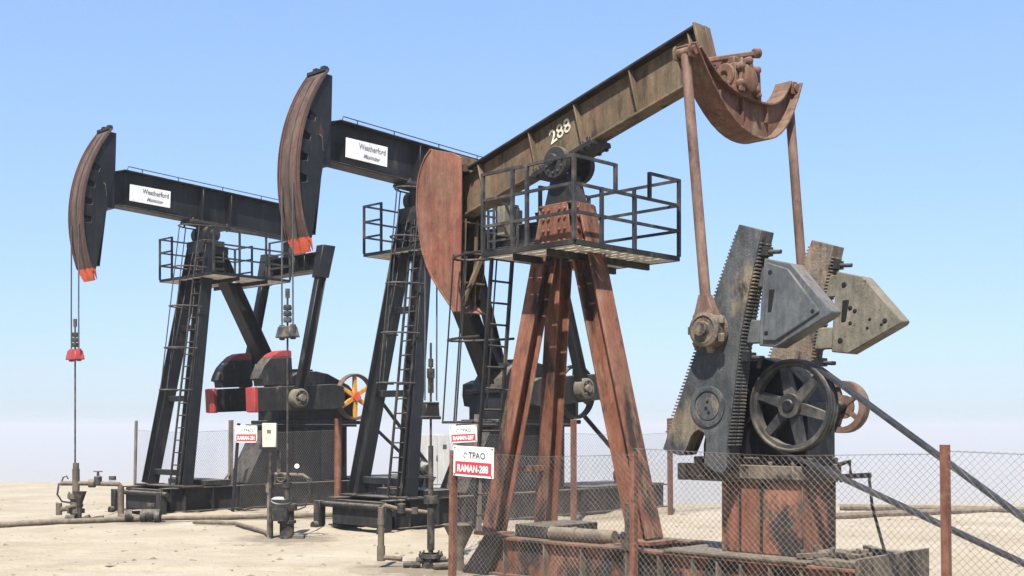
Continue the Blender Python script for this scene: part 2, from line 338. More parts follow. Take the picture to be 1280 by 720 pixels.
def ladder(root, bot, top, side, n, m='blackdust', w_=.4):
    """bot/top: centre points; side: unit vector across"""
    s = Vector(side) * w_ / 2; t = MB()
    for k in (-1, 1): t.bar(bot + s * k, top + s * k, .05, .035, (1, 0, 0))
    lad = t.build('ladder', m, root)
    rg = MB(); rg.tube(-s, s, .016, 8); me = None
    for i in range(n):
        p = bot.lerp(top, (i + .6) / n)
        if me is None:
            o = rg.build('rung', m, lad); me = o.data
        else:
            o = bpy.data.objects.new('rung', me); COL.objects.link(o); o.parent = lad
        o.location = p
    return lad
def cage(root, bot, top, side, fwd, us, dep, w_=.34, m='blackdust', verts=(0, 2, 4, 6, 8), z0=None, z1=None):
    t = MB(); S = Vector(side); Fw = Vector(fwd); d = top - bot
    def at(u): return bot + d * ((u - bot.z) / d.z)
    def pt(u, k):   # k 0..8 round the hoop
        a = math.pi * k / 8; return at(u) + S * (-w_ * math.cos(a)) + Fw * (dep * math.sin(a) ** .8)
    for u in us: t.path([pt(u, k) for k in range(9)], .02, 6)
    for k in verts: t.path([pt(z0 or us[0], k), pt(z1 or us[-1], k)], .014, 6)
    return t.build('ladder_cage', m, root)
def bolts(t, pts, axis, r=.03, h=.03):
    for p in pts: t.tube(Vector(p), Vector(p) + Vector(axis) * h, r, 6)
def spoked(name, root, c, Rr, wd, m_rim, m_spk, nsp=6, rimt=.07, phase=0., spw=.085, hub=.125):
    """a spoked belt wheel whose axle is the machine's lateral axis"""
    ax = Vector((0, -1, 0)); c = Vector(c)
    t = MB(); h = wd / 2
    t.lathe(c, ax, [(Rr, -h), (Rr, h), (Rr - .02, h), (Rr - .03, h * .6), (Rr - rimt, h * .55), (Rr - rimt, -h * .55), (Rr - .03, -h * .6), (Rr - .02, -h)], 48)
    for k in range(3): t.lathe(c, ax, [(Rr, -h + (k + .5) * wd / 3 - .012), (Rr + .012, -h + (k + .5) * wd / 3), (Rr, -h + (k + .5) * wd / 3 + .012), (Rr - .004, -h + (k + .5) * wd / 3)], 48)
    wh = t.build(name, m_rim, root)
    s = MB()
    for i in range(nsp):
        a = phase + 2 * math.pi * i / nsp; d = Vector((math.cos(a), 0, math.sin(a))); q = Vector((-math.sin(a), 0, math.cos(a)))
        p0, p1 = c + d * hub * .7, c + d * (Rr - rimt * .8)
        A, B = spw * .62, spw * .42; e = ax * wd * .22
        s.hexa([p0 - q * A - e, p0 + q * A - e, p1 + q * B - e, p1 - q * B - e, p0 - q * A + e, p0 + q * A + e, p1 + q * B + e, p1 - q * B + e])
    s.each('spoke', m_spk, wh)
    u = MB(); u.lathe(c, ax, [(.001, -h * 1.1), (hub, -h * 1.1), (hub, h * .9), (hub * .8, h * 1.15), (hub * .45, h * 1.15), (hub * .4, h * 1.5), (.001, h * 1.5)], 24, closed=False)
    bolts(u, [c + Vector((math.cos(k * 1.047) * hub * .62, 0, math.sin(k * 1.047) * hub * .62)) + ax * h * 1.1 for k in range(6)], ax, .018, .03)
    u.build('hub', m_spk if m_spk != 'yellow' else 'orange', wh)
    return wh
def motor(root, f, l, u, base=.0, m='green', rad=.24, ln=.62):
    t = MB(); c = P(f, l, u); ax = Vector((0, -1, 0))
    t.lathe(c, ax, [(.001, -ln * .5), (rad * .8, -ln * .5), (rad, -ln * .42), (rad, ln * .42), (rad * .8, ln * .5), (.001, ln * .5)], 24, closed=False)
    for i in range(14):
        a = 2 * math.pi * i / 14; d = Vector((math.cos(a), 0, math.sin(a))); t.bar(c + d * rad - ax * ln * .38, c + d * rad + ax * ln * .38, .012, .05, d)
    t.box(c + Vector((0, 0, rad + .06)), .2, .2, .14); t.rng(f - .25, f + .25, l - ln * .35, l + ln * .35, u - rad - .06, u - rad + .02)
    if u - rad - .06 > base: t.rng(f - .4, f + .4, l - ln * .6, l + ln * .6, base, u - rad - .06)
    return t.build('motor', m, root)
def belt(root, pts0, pts1, l, wd=.14, n=3):
    """two straight runs of several v-belts"""
    obs = []
    for a, b in ((pts0[0], pts0[1]), (pts1[0], pts1[1])):
        t = MB()
        for k in range(n):
            q = l - wd / 2 + wd * (k + .5) / n
            t.bar(P(a[0], q, a[1]), P(b[0], q, b[1]), wd / n * 1.02, .034)
        obs.append(t.build('drive_belt', 'rubber', root))
    return obs

# ------------------------------------------------------------------ the old red and tan pump
def place(a): return R(a) + math.pi / 2
def old_pump():
    root = thing('pump_jack', 'nearest old pump jack with tan beam painted 288 and rust red legs', 'pump jack', (.569, 16.3, 0), place(44.8), 'pump jacks on the oil field')
    H, T = 6.03, R(-15)
    def B(f, l, u): return P(f * math.cos(T) - u * math.sin(T), l, H + f * math.sin(T) + u * math.cos(T))
    bup = (B(0, 0, 1) - B(0, 0, 0))
    # walking beam
    t = MB(); b0, b1, fr, ff = -.216, .444, -2.72, 2.05; wb = .125
    c = (b0 + b1) / 2
    t.bar(B(fr, 0, c - .008), B(ff, 0, c - .008), .03, b1 - b0 - .048, bup); t.bar(B(fr, 0, b0 + .016), B(ff, 0, b0 + .016), wb * 2, .032, bup)
    for f in (-2.60, -1.62, -.62, .27, 1.35):
        for s in (-1, 1):
            t.bar(B(f, s * (wb + .015) / 2 + s * .004, b0 + .033), B(f, s * (wb + .015) / 2 + s * .004, b1 - .033), wb - .02, .022, B(1, 0, 0) - B(0, 0, 0))
    beam = t.build('walking_beam', 'tan', root, .006)
    e = MB(); e.bar(B(fr, 0, b1 - .016), B(ff, 0, b1 - .016), wb * 2 + .05, .032, bup); e.build('top_flange', 'flangeshade', beam, .004)
    e = MB(); e.bar(B(fr - .022, 0, b0 - .02), B(fr - .022, 0, b1 + .02), .34, .036, B(1, 0, 0) - B(0, 0, 0))
    e.bar(B(fr - .06, .0, b0 + .1), B(fr - .06, 0, b1 - .02), .05, .06, B(1, 0, 0) - B(0, 0, 0))
    e.build('end_plate', 'tan', beam, .006)
    text('288', 'painted_number', beam, 'chalk', B(-.02, -.022, .10), B(-1, 0, .10) - B(0, 0, 0), B(.10, 0, 1) - B(0, 0, 0), .19, .42, .10, .012, .005)
    # saddle bearing
    t = MB(); sf = -.24
    t.bar(B(sf - .62, 0, b0 - .04), B(sf + .55, 0, b0 - .04), .40, .07, bup)
    for f in (-.55, -.42, .36, .48):
        for l in (-.17, .17): t.bar(B(sf + f, l, b0 - .10), B(sf + f, l, b0 + .05), .05, .05, (1, 0, 0))
    for l0, l1 in ((-.30, -.20), (.20, .30)): t.lathe(B(sf, 0, b0 - .09), (0, -1, 0), [(.001, l0), (.215, l0), (.215, l1), (.001, l1)], 32, False)
    t.tube(B(sf, -.36, b0 - .05), B(sf, .36, b0 - .05), .07, 16)
    t.prism([(sf - .28, 5.255), (sf + .26, 5.255), (sf + .13, 5.66), (sf - .15, 5.66)], lambda a_, b_, c_: P(a_, c_, b_), -.15, .15)
    bolts(t, [B(sf + .15 * math.cos(k), -.30, b0 - .09 + .15 * math.sin(k)) for k in (3.3, 3.9, 4.5, 5.1, 5.7, 6.2)], (0, 1, 0), .02, .025)
    t.build('saddle_bearing', 'blackdust', root, .006)
    # samson post head and legs
    t = MB(); t.rng(-.56, .02, -.17, .17, 5.06, 5.22); t.rng(-.58, .06, -.22, .22, 5.22, 5.25)
    for f in (-.60, .07): t.rng(f - .012, f + .012, -.20, .20, 4.72, 5.215)
    for l in (-.235, .235): t.prism([(-.58, 4.62), (.04, 4.62), (-.04, 5.215), (-.5, 5.215)], lambda a_, b_, c_: P(a_, c_, b_), l - .012, l + .012)
    for u in (4.72, 4.88, 5.04, 5.16):
        bolts(t, [P(f, -.247, u) for f in (-.46, -.36, -.16, -.06)], (0, 1, 0), .026, .03)
        bolts(t, [P(-.612, l, u) for l in (-.16, -.06, .06, .16)], (-1, 0, 0), .026, .03)
    t.build('post_head', 'legdirt', root, .006)
    for s in (-1, 1):
        t = MB(); t.hb(P(.58, -.58 if s < 0 else .46, .72), P(-.05, -.05 if s < 0 else .16, 5.18), .25, .25, (0, s, .2), .028, .028)
        lg = t.build('front_leg', 'legdirt', root, .006)
        f = MB(); f.rng(.38, .78, (-.58 if s < 0 else .46) - .2, (-.58 if s < 0 else .46) + .2, .69, .735); f.build('foot_plate', 'legdirt', lg)
    t = MB(); t.hb(P(-1.66, 0, .72), P(-.49, 0, 5.18), .32, .34, (1, 0, .3), .035, .035)
    lg = t.build('rear_leg', 'legdirt', root, .006)
    f = MB(); f.rng(-1.95, -1.42, -.3, .3, .69, .735); f.rng(-1.62, -1.45, -.02, .02, .735, 1.25); f.build('foot_plate', 'legdirt', lg)
    t = MB()
    t.bar(P(.47, -.44, 1.6), P(.47, .38, 1.6), .07, .08)
    t.build('leg_brace', 'legdirt', root, .005)
    # horsehead: two cheek plates, rope track between
    prof = [(2.23, 6.40), (2.36, 6.30), (2.44, 6.19), (2.52, 6.02), (2.55, 5.84), (2.56, 5.60), (2.535, 5.38), (2.49, 5.12), (2.42, 4.86), (2.32, 4.64), (2.20, 4.45), (2.05, 4.27), (1.88, 4.09), (1.70, 3.90)]
    back = [(1.60, 3.90), (1.60, 4.5), (1.57, 5.2), (1.57, 6.16), (1.74, 6.26)]
    t = MB()
    t.prism(prof + back, lambda a, b, c: P(a, c, b), -.30, -.275)
    hh = t.build('horsehead', 'headred', root, .004)
    t = MB(); t.prism(prof + [(1.86, 4.0)] + [(a + .10, b) for a, b in back[1:]], lambda a, b, c: P(a, c, b), .275, .30); t.build('far_cheek', 'tan', hh, .004)
    t = MB()
    for i in range(len(prof) - 1):
        a, b = prof[i], prof[i + 1]; t.bar(P(a[0] + .012, 0, a[1]), P(b[0] + .012, 0, b[1]), .64, .022, (1, 0, 0))
    t.build('rope_track', 'headred', hh)
    t = MB()
    for u in (4.35, 4.8, 5.25): t.rng(1.66, 2.06 + .24 * (u - 4.35), -.272, .272, u - .012, u + .012)
    for l in (-.12, .12): t.bar(P(1.75, l, 3.98), P(1.68, l, 5.3), .03, .05, (1, 0, 0))
    t.bar(P(1.66, -.2, 4.0), P(1.66, .2, 4.75), .06, .05, (1, 0, 0)); t.bar(P(1.62, -.27, 6.02), P(1.62, .27, 6.12), .05, .1)
    for k in range(6): t.bar(P(1.72 - .05 * k, -.26 + .04 * k, 5.98 + .05 * (k % 3)), P(1.62 - .08 * k, .22, 6.16 - .05 * (k % 2)), .03, .03)
    t.build('inner_braces', 'tan', hh, kind='stuff')
    # bridle, carrier bar and polished rod
    for l in (-.12, .12):
        t = MB(); t.path([P(2.60, l, 5.6), P(2.595, l, 4.6), P(2.60, l, 2.6)], .013, 8); t.build('bridle_cable', 'rope', root)
    t = MB(); t.hexa([P(2.55, -.15, 2.35), P(2.65, -.15, 2.35), P(2.65, .15, 2.35), P(2.55, .15, 2.35), P(2.55, -.13, 2.55), P(2.65, -.13, 2.55), P(2.65, .13, 2.55), P(2.55, .13, 2.55)])
    t.rng(2.53, 2.67, -.16, .16, 2.31, 2.36); t.rng(2.54, 2.66, -.13, .13, 2.54, 2.58)
    t.build('carrier_bar', 'blackdust', root, .01)
    t = MB(); t.tube(P(2.6, 0, .62), P(2.6, 0, 3.5), .018, 8); t.rng(2.56, 2.64, -.045, .045, 2.95, 3.10); t.rng(2.57, 2.63, -.035, .035, 2.72, 2.95); t.tube(P(2.6, 0, 3.12), P(2.6, 0, 3.25), .04, 8)
    t.build('polished_rod', 'valve', root)
    # work platform, rails, ladder, cage
    z = 4.59; f0, f1, l0, l1 = .53, -1.16, -.84, 1.36
    pf = deck(root, f0, f1, l0, l1, z, hole=(.22, -.45, -.3, .3), slats=12)
    A, Bc, C, D = (f0, l0), (f1, l0), (f1, l1), (f0, l1)
    hs = (.36, .72, 1.075)
    rails(pf, 'handrail', [(A, Bc), ((f1, -.03), (f1, -.03))], hs, [A, (-.05, l0), (-.32, l0), Bc], z)
    t = MB()
    for h in hs[:2]: t.bar(P(f1, l0, z + h), P(f1, l1, z + h), .038, .038)
    t.bar(P(f1, l0, z + 1.075), P(f1, -.02, z + 1.075), .038, .038); t.bar(P(f1, .70, z + 1.075), P(f1, l1, z + 1.075), .038, .038)
    for l, a, b in ((-.02, .72, 1.09), (.70, .72, 1.09), (l1, 0, 1.09), (.38, 0, .74), (-.30, 0, .74)): t.bar(P(f1, l, z + a), P(f1, l, z + b), .045, .045, (1, 0, 0))
    t.build('handrail', 'rail', pf)
    rails(pf, 'handrail', [(C, D)], hs, [(-.35, l1), D], z)
    rails(pf, 'handrail', [((f0, .3), D)], hs, [(f0, .3), (f0, .8)], z)
    t = MB(); t.rng(.15, .29, -.80, -.66, z + .22, z + .62); t.build('junction_box', 'weightold', pf, .005)
    bt, tp = P(1.02, -.36, .75), P(.57, -.42, 4.66)
    ladder(root, bt, tp, (0, 1, 0), 13)
    cage(root, bt, tp, (0, 1, 0), (1, 0, 0), (2.26, 3.46, 4.64), .95, .34, verts=(1, 3, 5, 7), z0=2.26, z1=4.7)
    # equaliser yoke
    fe = -3.06
    oc, ic = [], []
    N_ = 18
    for i in range(N_ + 1):
        x = -1 + 2 * i / N_
        k = .16 * (1 - x * x); oc.append((x * 1.13 + .08 + k, 5.73 + .86 * abs(x) ** 2.3)); ic.append((x * .96 + .08 + k, 6.16 + .40 * abs(x) ** 3.0))
    t = MB(); t.prism(oc + ic[::-1], lambda a, b, c: P(c, a, b), fe - .03, fe + .03)
    for cv, wd, off in ((oc, .34, -.014), (ic, .24, .014)):
        for i in range(N_):
            a, b = cv[i], cv[i + 1]; t.bar(P(fe, a[0], a[1] + off), P(fe, b[0], b[1] + off), wd, .026, (0, 0, 1))
    for x in (-.45, 0.02, .55):
        t.bar(P(fe - .02, x, 5.80 + .3 * abs(x)), P(fe - .02, x, 6.17), .12, .03, (0, 1, 0))
    eq = t.build('equaliser_yoke', 'yoke', root, .004)
    for s, c in ((-1, -1.03), (1, 1.13)):
        t = MB(); t.lathe(P(fe, c, 6.50), (1, 0, 0), [(.001, -.15), (.055, -.15), (.055, .15), (.001, .15)], 16, False)
        for o in (-.12, .10): t.prism([(c - .07, 6.42), (c + .07, 6.42), (c + .085, 6.52), (c + .03, 6.585), (c - .05, 6.58), (c - .085, 6.52)], lambda a, b, k: P(k, a, b), fe + o, fe + o + .03)
        t.build('yoke_end_bearing', 'yoke', eq, .004)
    t = MB()   # tail bearing
    t.lathe(P(fe + .06, .04, 6.42), (0, 1, 0), [(.05, -.24), (.15, -.24), (.15, .24), (.05, .24)], 20)
    t.rng(fe - .10, fe + .28, -.17, .27, 6.19, 6.56); t.rng(fe - .04, fe + .22, -.12, .20, 6.54, 6.66)
    for a_, b_ in ((-.13, 6.5), (.22, 6.52), (.05, 6.6), (.2, 6.28), (-.12, 6.3)): t.lathe(P(fe - .10, a_, b_), (-1, 0, .2), [(.001, 0), (.06, 0), (.05, .07), (.02, .09), (.001, .09)], 8, False)
    t.bar(P(fe + .18, -.34, 6.60), P(fe - .10, .22, 6.74), .06, .06); t.lathe(P(fe - .12, .24, 6.745), (-.3, -.9, .1), [(.0, -.05), (.06, -.05), (.06, .05), (.0, .05)], 12)
    t.lathe(P(fe - .10, .06, 6.40), (-1, 0, .1), [(.001, -.05), (.17, -.05), (.17, .05), (.10, .09), (.001, .09)], 14, False); t.bar(P(fe - .15, -.12, 6.2), P(fe - .12, -.06, 6.62), .09, .05, (1, 0, 0)); t.bar(P(fe - .16, .24, 6.2), P(fe - .06, .16, 6.66), .07, .06, (1, 0, 0))
    t.bar(P(fe - .05, .29, 6.16), P(fe - .02, .30, 6.58), .05, .2, (1, 0, 0))
    t.build('tail_bearing', 'yoke', eq, .012)
    # pitmans
    R1 = P(-3.39, -1.05, 3.29)
    for l, top in ((-1.05, P(fe, -1.03, 6.47)), (1.05, P(fe, 1.15, 6.47))):
        pin = P(-3.39, l, 3.29)
        d = (top - pin).normalized()
        t = MB(); t.tube(pin + d * .22, top, .062, 14, .058)
        t.hexa([pin + d * .10 + v for v in (Vector((-.16, -.07, 0)), Vector((.16, -.07, 0)), Vector((.16, .07, 0)), Vector((-.16, .07, 0)))] + [pin + d * .40 + v for v in (Vector((-.06, -.055, 0)), Vector((.06, -.055, 0)), Vector((.06, .055, 0)), Vector((-.06, .055, 0)))])
        pm = t.build('pitman', 'rustpipe', root, .006)
        s = -1 if l < 0 else 1
        t = MB(); t.lathe(pin, (0, -s, 0), [(.001, -.11), (.20, -.11), (.20, .09), (.15, .12), (.15, .10), (.09, .10), (.08, .17), (.001, .17)], 28, False)
        for k in range(7):
            a = k * .9; t.bar(pin + Vector((.20 * math.cos(a), 0, .20 * math.sin(a))), pin + Vector((.235 * math.cos(a), -s * .05, .235 * math.sin(a))), .07, .09)
        t.build('crank_pin_bearing', 'crankold', pm, .006)
    # cranks
    poly = [(-3.70, 4.46), (-3.99, 4.36), (-3.85, 3.82), (-3.72, 3.24), (-3.62, 2.5), (-3.53, 1.99), (-3.535, 1.74), (-3.49, 1.67), (-3.38, 1.68), (-3.22, 1.77), (-3.245, 1.92), (-3.25, 2.06), (-3.215, 2.13), (-3.15, 2.16), (-3.09, 2.14), (-3.04, 2.09), (-2.98, 1.96), (-2.93, 1.87), (-2.86, 1.86), (-2.63, 1.93), (-2.70, 2.10)]
    wt = [(-4.02, 4.05), (-4.36, 3.96), (-4.84, 3.41), (-4.81, 3.37), (-4.17, 3.06), (-3.95, 3.09), (-3.97, 3.5)]
    slot = [(-4.10, 3.70), (-4.08, 3.44), (-4.14, 3.44), (-4.19, 3.70)]
    for s, li, lo, mt, mw in ((-1, -.64, -.90, 'crank', 'weight'), (1, .64, .90, 'crankold', 'weightold')):
        t = MB(); t.prism(poly, lambda a, b, c: P(a, c, b), li, lo)
        for (p, q, n) in (((-3.955, 4.24), (-3.545, 1.97), 58), ((-3.72, 4.40), (-2.72, 2.12), 60)):
            for k in range(n):
                a = (k + .5) / n; f = p[0] + (q[0] - p[0]) * a; u = p[1] + (q[1] - p[1]) * a
                sg = -1 if n == 58 else 1
                for l in (li + (lo - li) * .25, li + (lo - li) * .72): t.box(P(f + (.050 if sg > 0 else .004 + .10 * math.sin(math.pi * a) ** 2 * .55), l, u), .055, .10, .020)
        # raised strip on the face
        fc = lo if s < 0 else li
        cr = t.build('crank', mt, root, .004)
        fo = lo - .004 if s < 0 else lo + .004
        t = MB(); ax = (0, -s, 0)
        t.lathe(P(-3.28, lo, 2.43), ax, [(.17, -.02), (.235, -.02), (.235, .022), (.205, .03), (.175, .022)], 36)
        t.lathe(P(-3.28, lo, 2.43), ax, [(.001, .012), (.155, .012), (.155, -.02), (.001, -.02)], 32, False)
        t.cm = 1; bolts(t, [P(-3.28 + a, lo, 2.43 + b) for a, b in ((0, .05), (.02, -.02), (-.02, -.07))], (0, -s, 0), .018, .02)
        t.build('shaft_end', [mt, 'hole'], cr)
        t = MB()
        t.prism(wt, lambda a, b, c: P(a, c, b), li + s * .02, lo - s * .01)
        t.prism([(-4.07, 4.0), (-4.34, 3.90), (-4.72, 3.42), (-4.19, 3.13), (-4.02, 3.14)], lambda a, b, c: P(a, c, b), lo - s * .012, lo + s * .025)
        for u_ in (3.88, 3.26): t.rng(-3.68, -4.08, li + s * .03, li + s * .13, u_ - .13, u_ + .13)
        t.cm = 1
        face = lo + s * .026 if s < 0 else li + s * .012
        dr = -1
        for a, b, r in ((-4.12, 3.88, .035), (-4.64, 3.42, .032), (-4.07, 3.22, .035)) + (((-4.2, 3.6, .03), (-4.26, 3.56, .028), (-4.2, 3.42, .025), (-4.45, 3.45, .02), (-4.42, 3.35, .02), (-4.6, 3.38, .02)) if s > 0 else ()):
            t.tube(P(a, face + .004 * dr, b), P(a, face + .03, b), r, 12)
        t.prism(slot, lambda a, b, c: P(a, c, b), face + .02, face + dr * .004)
        t.build('counterweight', [mw, 'hole'], cr, .018)
        for u_, ff_ in ((4.14, -4.02), (2.98, -3.80)):
            t = MB(); t.tube(P(ff_ + .16, (li + lo) / 2, u_), P(ff_ - .14, (li + lo) / 2, u_ - .02), .025, 8); t.box(P(ff_ + .06, (li + lo) / 2, u_), .1, .16, .1)
            t.build('clamp_bolt', 'blackdust', cr)
    # gearbox, sheave, brake, belts, motor
    t = MB()
    gp = [(-2.80, 1.76), (-2.80, 1.98), (-2.92, 2.5), (-3.05, 2.86), (-3.3, 3.02), (-3.62, 3.0), (-3.95, 2.9), (-4.16, 2.7), (-4.22, 2.3), (-4.22, 1.76)]
    t.prism(gp, lambda a, b, c: P(a, c, b), -.33, .28)
    t.prism([(-2.72, 1.76), (-2.72, 1.84), (-4.24, 1.84), (-4.24, 1.76)], lambda a, b, c: P(a, c, b), -.42, .32)
    t.prism([(-2.78, 2.40), (-2.78, 2.47), (-4.27, 2.47), (-4.27, 2.40)], lambda a, b, c: P(a, c, b), -.365, .31)
    for l in (-1, 1):
        t.tube(P(-3.28, l * .3, 2.43), P(-3.28, l * .66, 2.43), .17, 20); t.tube(P(-4.14, l * .3, 2.43), P(-4.14, l * .62, 2.43), .07, 14)
        t.lathe(P(-3.28, l * .345, 2.43), (0, -l, 0), [(.15, 0), (.28, 0), (.28, .06), (.15, .06)], 24)
    t.build('gearbox', 'black', root, .01)
    sh = spoked('drive_sheave', root, P(-4.14, -.49, 2.43), .51, .19, 'sheave', 'sheave', 6, .07, .28, .105, .135)
    t = MB(); t.lathe(P(-4.14, .60, 2.43), (0, -1, 0), [(.24, -.07), (.31, -.07), (.31, .07), (.24, .07)], 32); t.lathe(P(-4.14, .60, 2.43), (0, -1, 0), [(.001, -.02), (.14, -.02), (.14, .02), (.001, .02)], 32, False)
    
    for k in range(5): t.bar(P(-4.14, .60, 2.43), P(-4.14 + .27 * math.cos(k * 1.257), .60, 2.43 + .27 * math.sin(k * 1.257)), .05, .06, (0, 1, 0))
    t.build('brake_drum', 'rustpipe', root)
    belt(root, ((-4.46, 2.84), (-7.66, .635)), ((-3.95, 1.955), (-7.64, .50)), -.49)
    mo = motor(root, -7.64, -.05, .57, 0, 'green', .24, .6)
    t = MB(); t.lathe(P(-7.64, -.49, .567), (0, -1, 0), [(.001, -.09), (.075, -.09), (.075, .09), (.001, .09)], 20, False); t.tube(P(-7.64, -.3, .567), P(-7.64, -.5, .567), .03, 10); t.build('motor_sheave', 'sheave', mo)
    # pedestal built of plates
    t = MB(); t.rng(-3.18, -4.22, -.42, .30, .74, 1.56)
    ped = t.build('gearbox_pedestal', 'legdirt', root, .005)
    t0 = [(-3.155, -3.415), (-3.425, -3.705), (-3.715, -4.235)]
    for a, b in t0:
        t = MB(); t.rng(a, b, -.455, -.421, .745, 1.552); t.build('panel', 'legdirt' if a > -3.6 else 'oilpanel', ped, .005)
    t = MB()
    for a in (-3.42, -3.71): t.rng(a - .012, a + .012, -.475, -.43, .74, 1.555)
    t.each('rib', 'blackdust', ped)
    t = MB(); t.rng(-2.66, -4.27, -.54, .34, 1.60, 1.755); t.rng(-2.60, -2.72, -.58, -.42, 1.56, 1.76)
    for f in (-2.85, -3.35, -3.85, -4.15): t.tube(P(f, -.50, 1.755), P(f, -.50, 1.80), .03, 8)
    t.rng(-2.74, -4.24, -.50, .32, 1.555, 1.60)
    t.build('bed_plate', 'greasy', ped, .006)
    t = MB()
    t.path([P(-4.28, .25, 1.76), P(-4.42, .25, 1.80), P(-4.44, .25, 1.64), P(-4.30, .25, 1.58)], .03); t.bar(P(-4.30, .25, 1.62), P(-4.68, .25, 1.65), .05, .06)
    t.path([P(-4.66, .25, 1.64), P(-4.70, .25, 1.3), P(-4.82, .25, .9), P(-4.88, .25, .72)], .018); t.bar(P(-4.5, .25, .76), P(-4.95, .25, .74), .05, .04)
    t.build('brake_lever', 'blackdust', ped)
    # skid
    t = MB()
    for l in (-.66, .66):
        t.hb(P(.55, l, .42), P(-5.08, l, .44), .53, .24, (0, 0, 1), .035, .03)
    for f in (.3, -.85, -1.75, -2.9, -3.9, -5.0): t.rng(f - .06, f + .06, -.62, .62, .2, .60)
    sk = t.build('skid', 'oilpanel', root, .005)
    t = MB()
    for k, f in enumerate([.2, -.55, -1.2, -1.95, -2.45, -2.95, -3.3, -3.62, -4.0, -4.4, -4.85]): t.rng(f - .012, f + .012, -.765, -.68, .20, .645)
    t.each('web_stiffener', 'pipe', sk)
    t = MB(); t.hexa([P(1.02, -.80, .14), P(.50, -.80, .14), P(.50, .80, .14), P(1.02, .80, .14), P(.55, -.80, .70), P(.20, -.80, .70), P(.20, .80, .70), P(.55, .80, .70)])
    t.build('skid_nose', 'blackdust', sk, .01)
    t = MB(); t.rng(-2.55, -4.5, -.8, .7, .705, .735); t.rng(-4.55, -5.04, -.75, .70, .71, .775); t.rng(-4.4, -4.95, -.5, -.2, .775, .83); t.bar(P(-4.25, -.6, .77), P(-4.95, -.3, .85), .08, .05); t.bar(P(-4.3, -.2, .79), P(-4.9, -.62, .83), .05, .05); t.bar(P(-4.5, .5, .8), P(-5.0, -.1, .83), .09, .06)
    for k in range(6): t.tube(P(-4.3 - .12 * k, -.55 + .06 * (k % 3), .72), P(-4.3 - .12 * k, -.55 + .06 * (k % 3), .84 + .05 * (k % 2)), .03, 8)
    t.rng(-5.07, -5.11, -.8, .8, .2, .82)
    t.build('skid_top_ironwork', 'greasy', sk, .005)
    t = MB(); t.tube(P(-.55, -.62, .79), P(-1.55, -.50, .79), .085, 14); t.lathe(P(-.95, -.57, .79), (-1, -.12, 0), [(.08, -.03), (.10, -.03), (.10, .03), (.08, .03)], 14); t.build('pipe_piece', 'pipe', sk)
    t = MB(); t.rng(.2, -.4, -.55, .5, .70, .86); t.build('front_crossbeam', 'blackdust', sk, .01)
    t = MB(); t.tube(P(-1.9, -.72, .2), P(-1.95, -.72, 1.25), .03, 8); t.box(P(-1.95, -.72, .8), .12, .12, .2); t.build('grease_pipe', 'valve', sk)
    return root
old_pump()

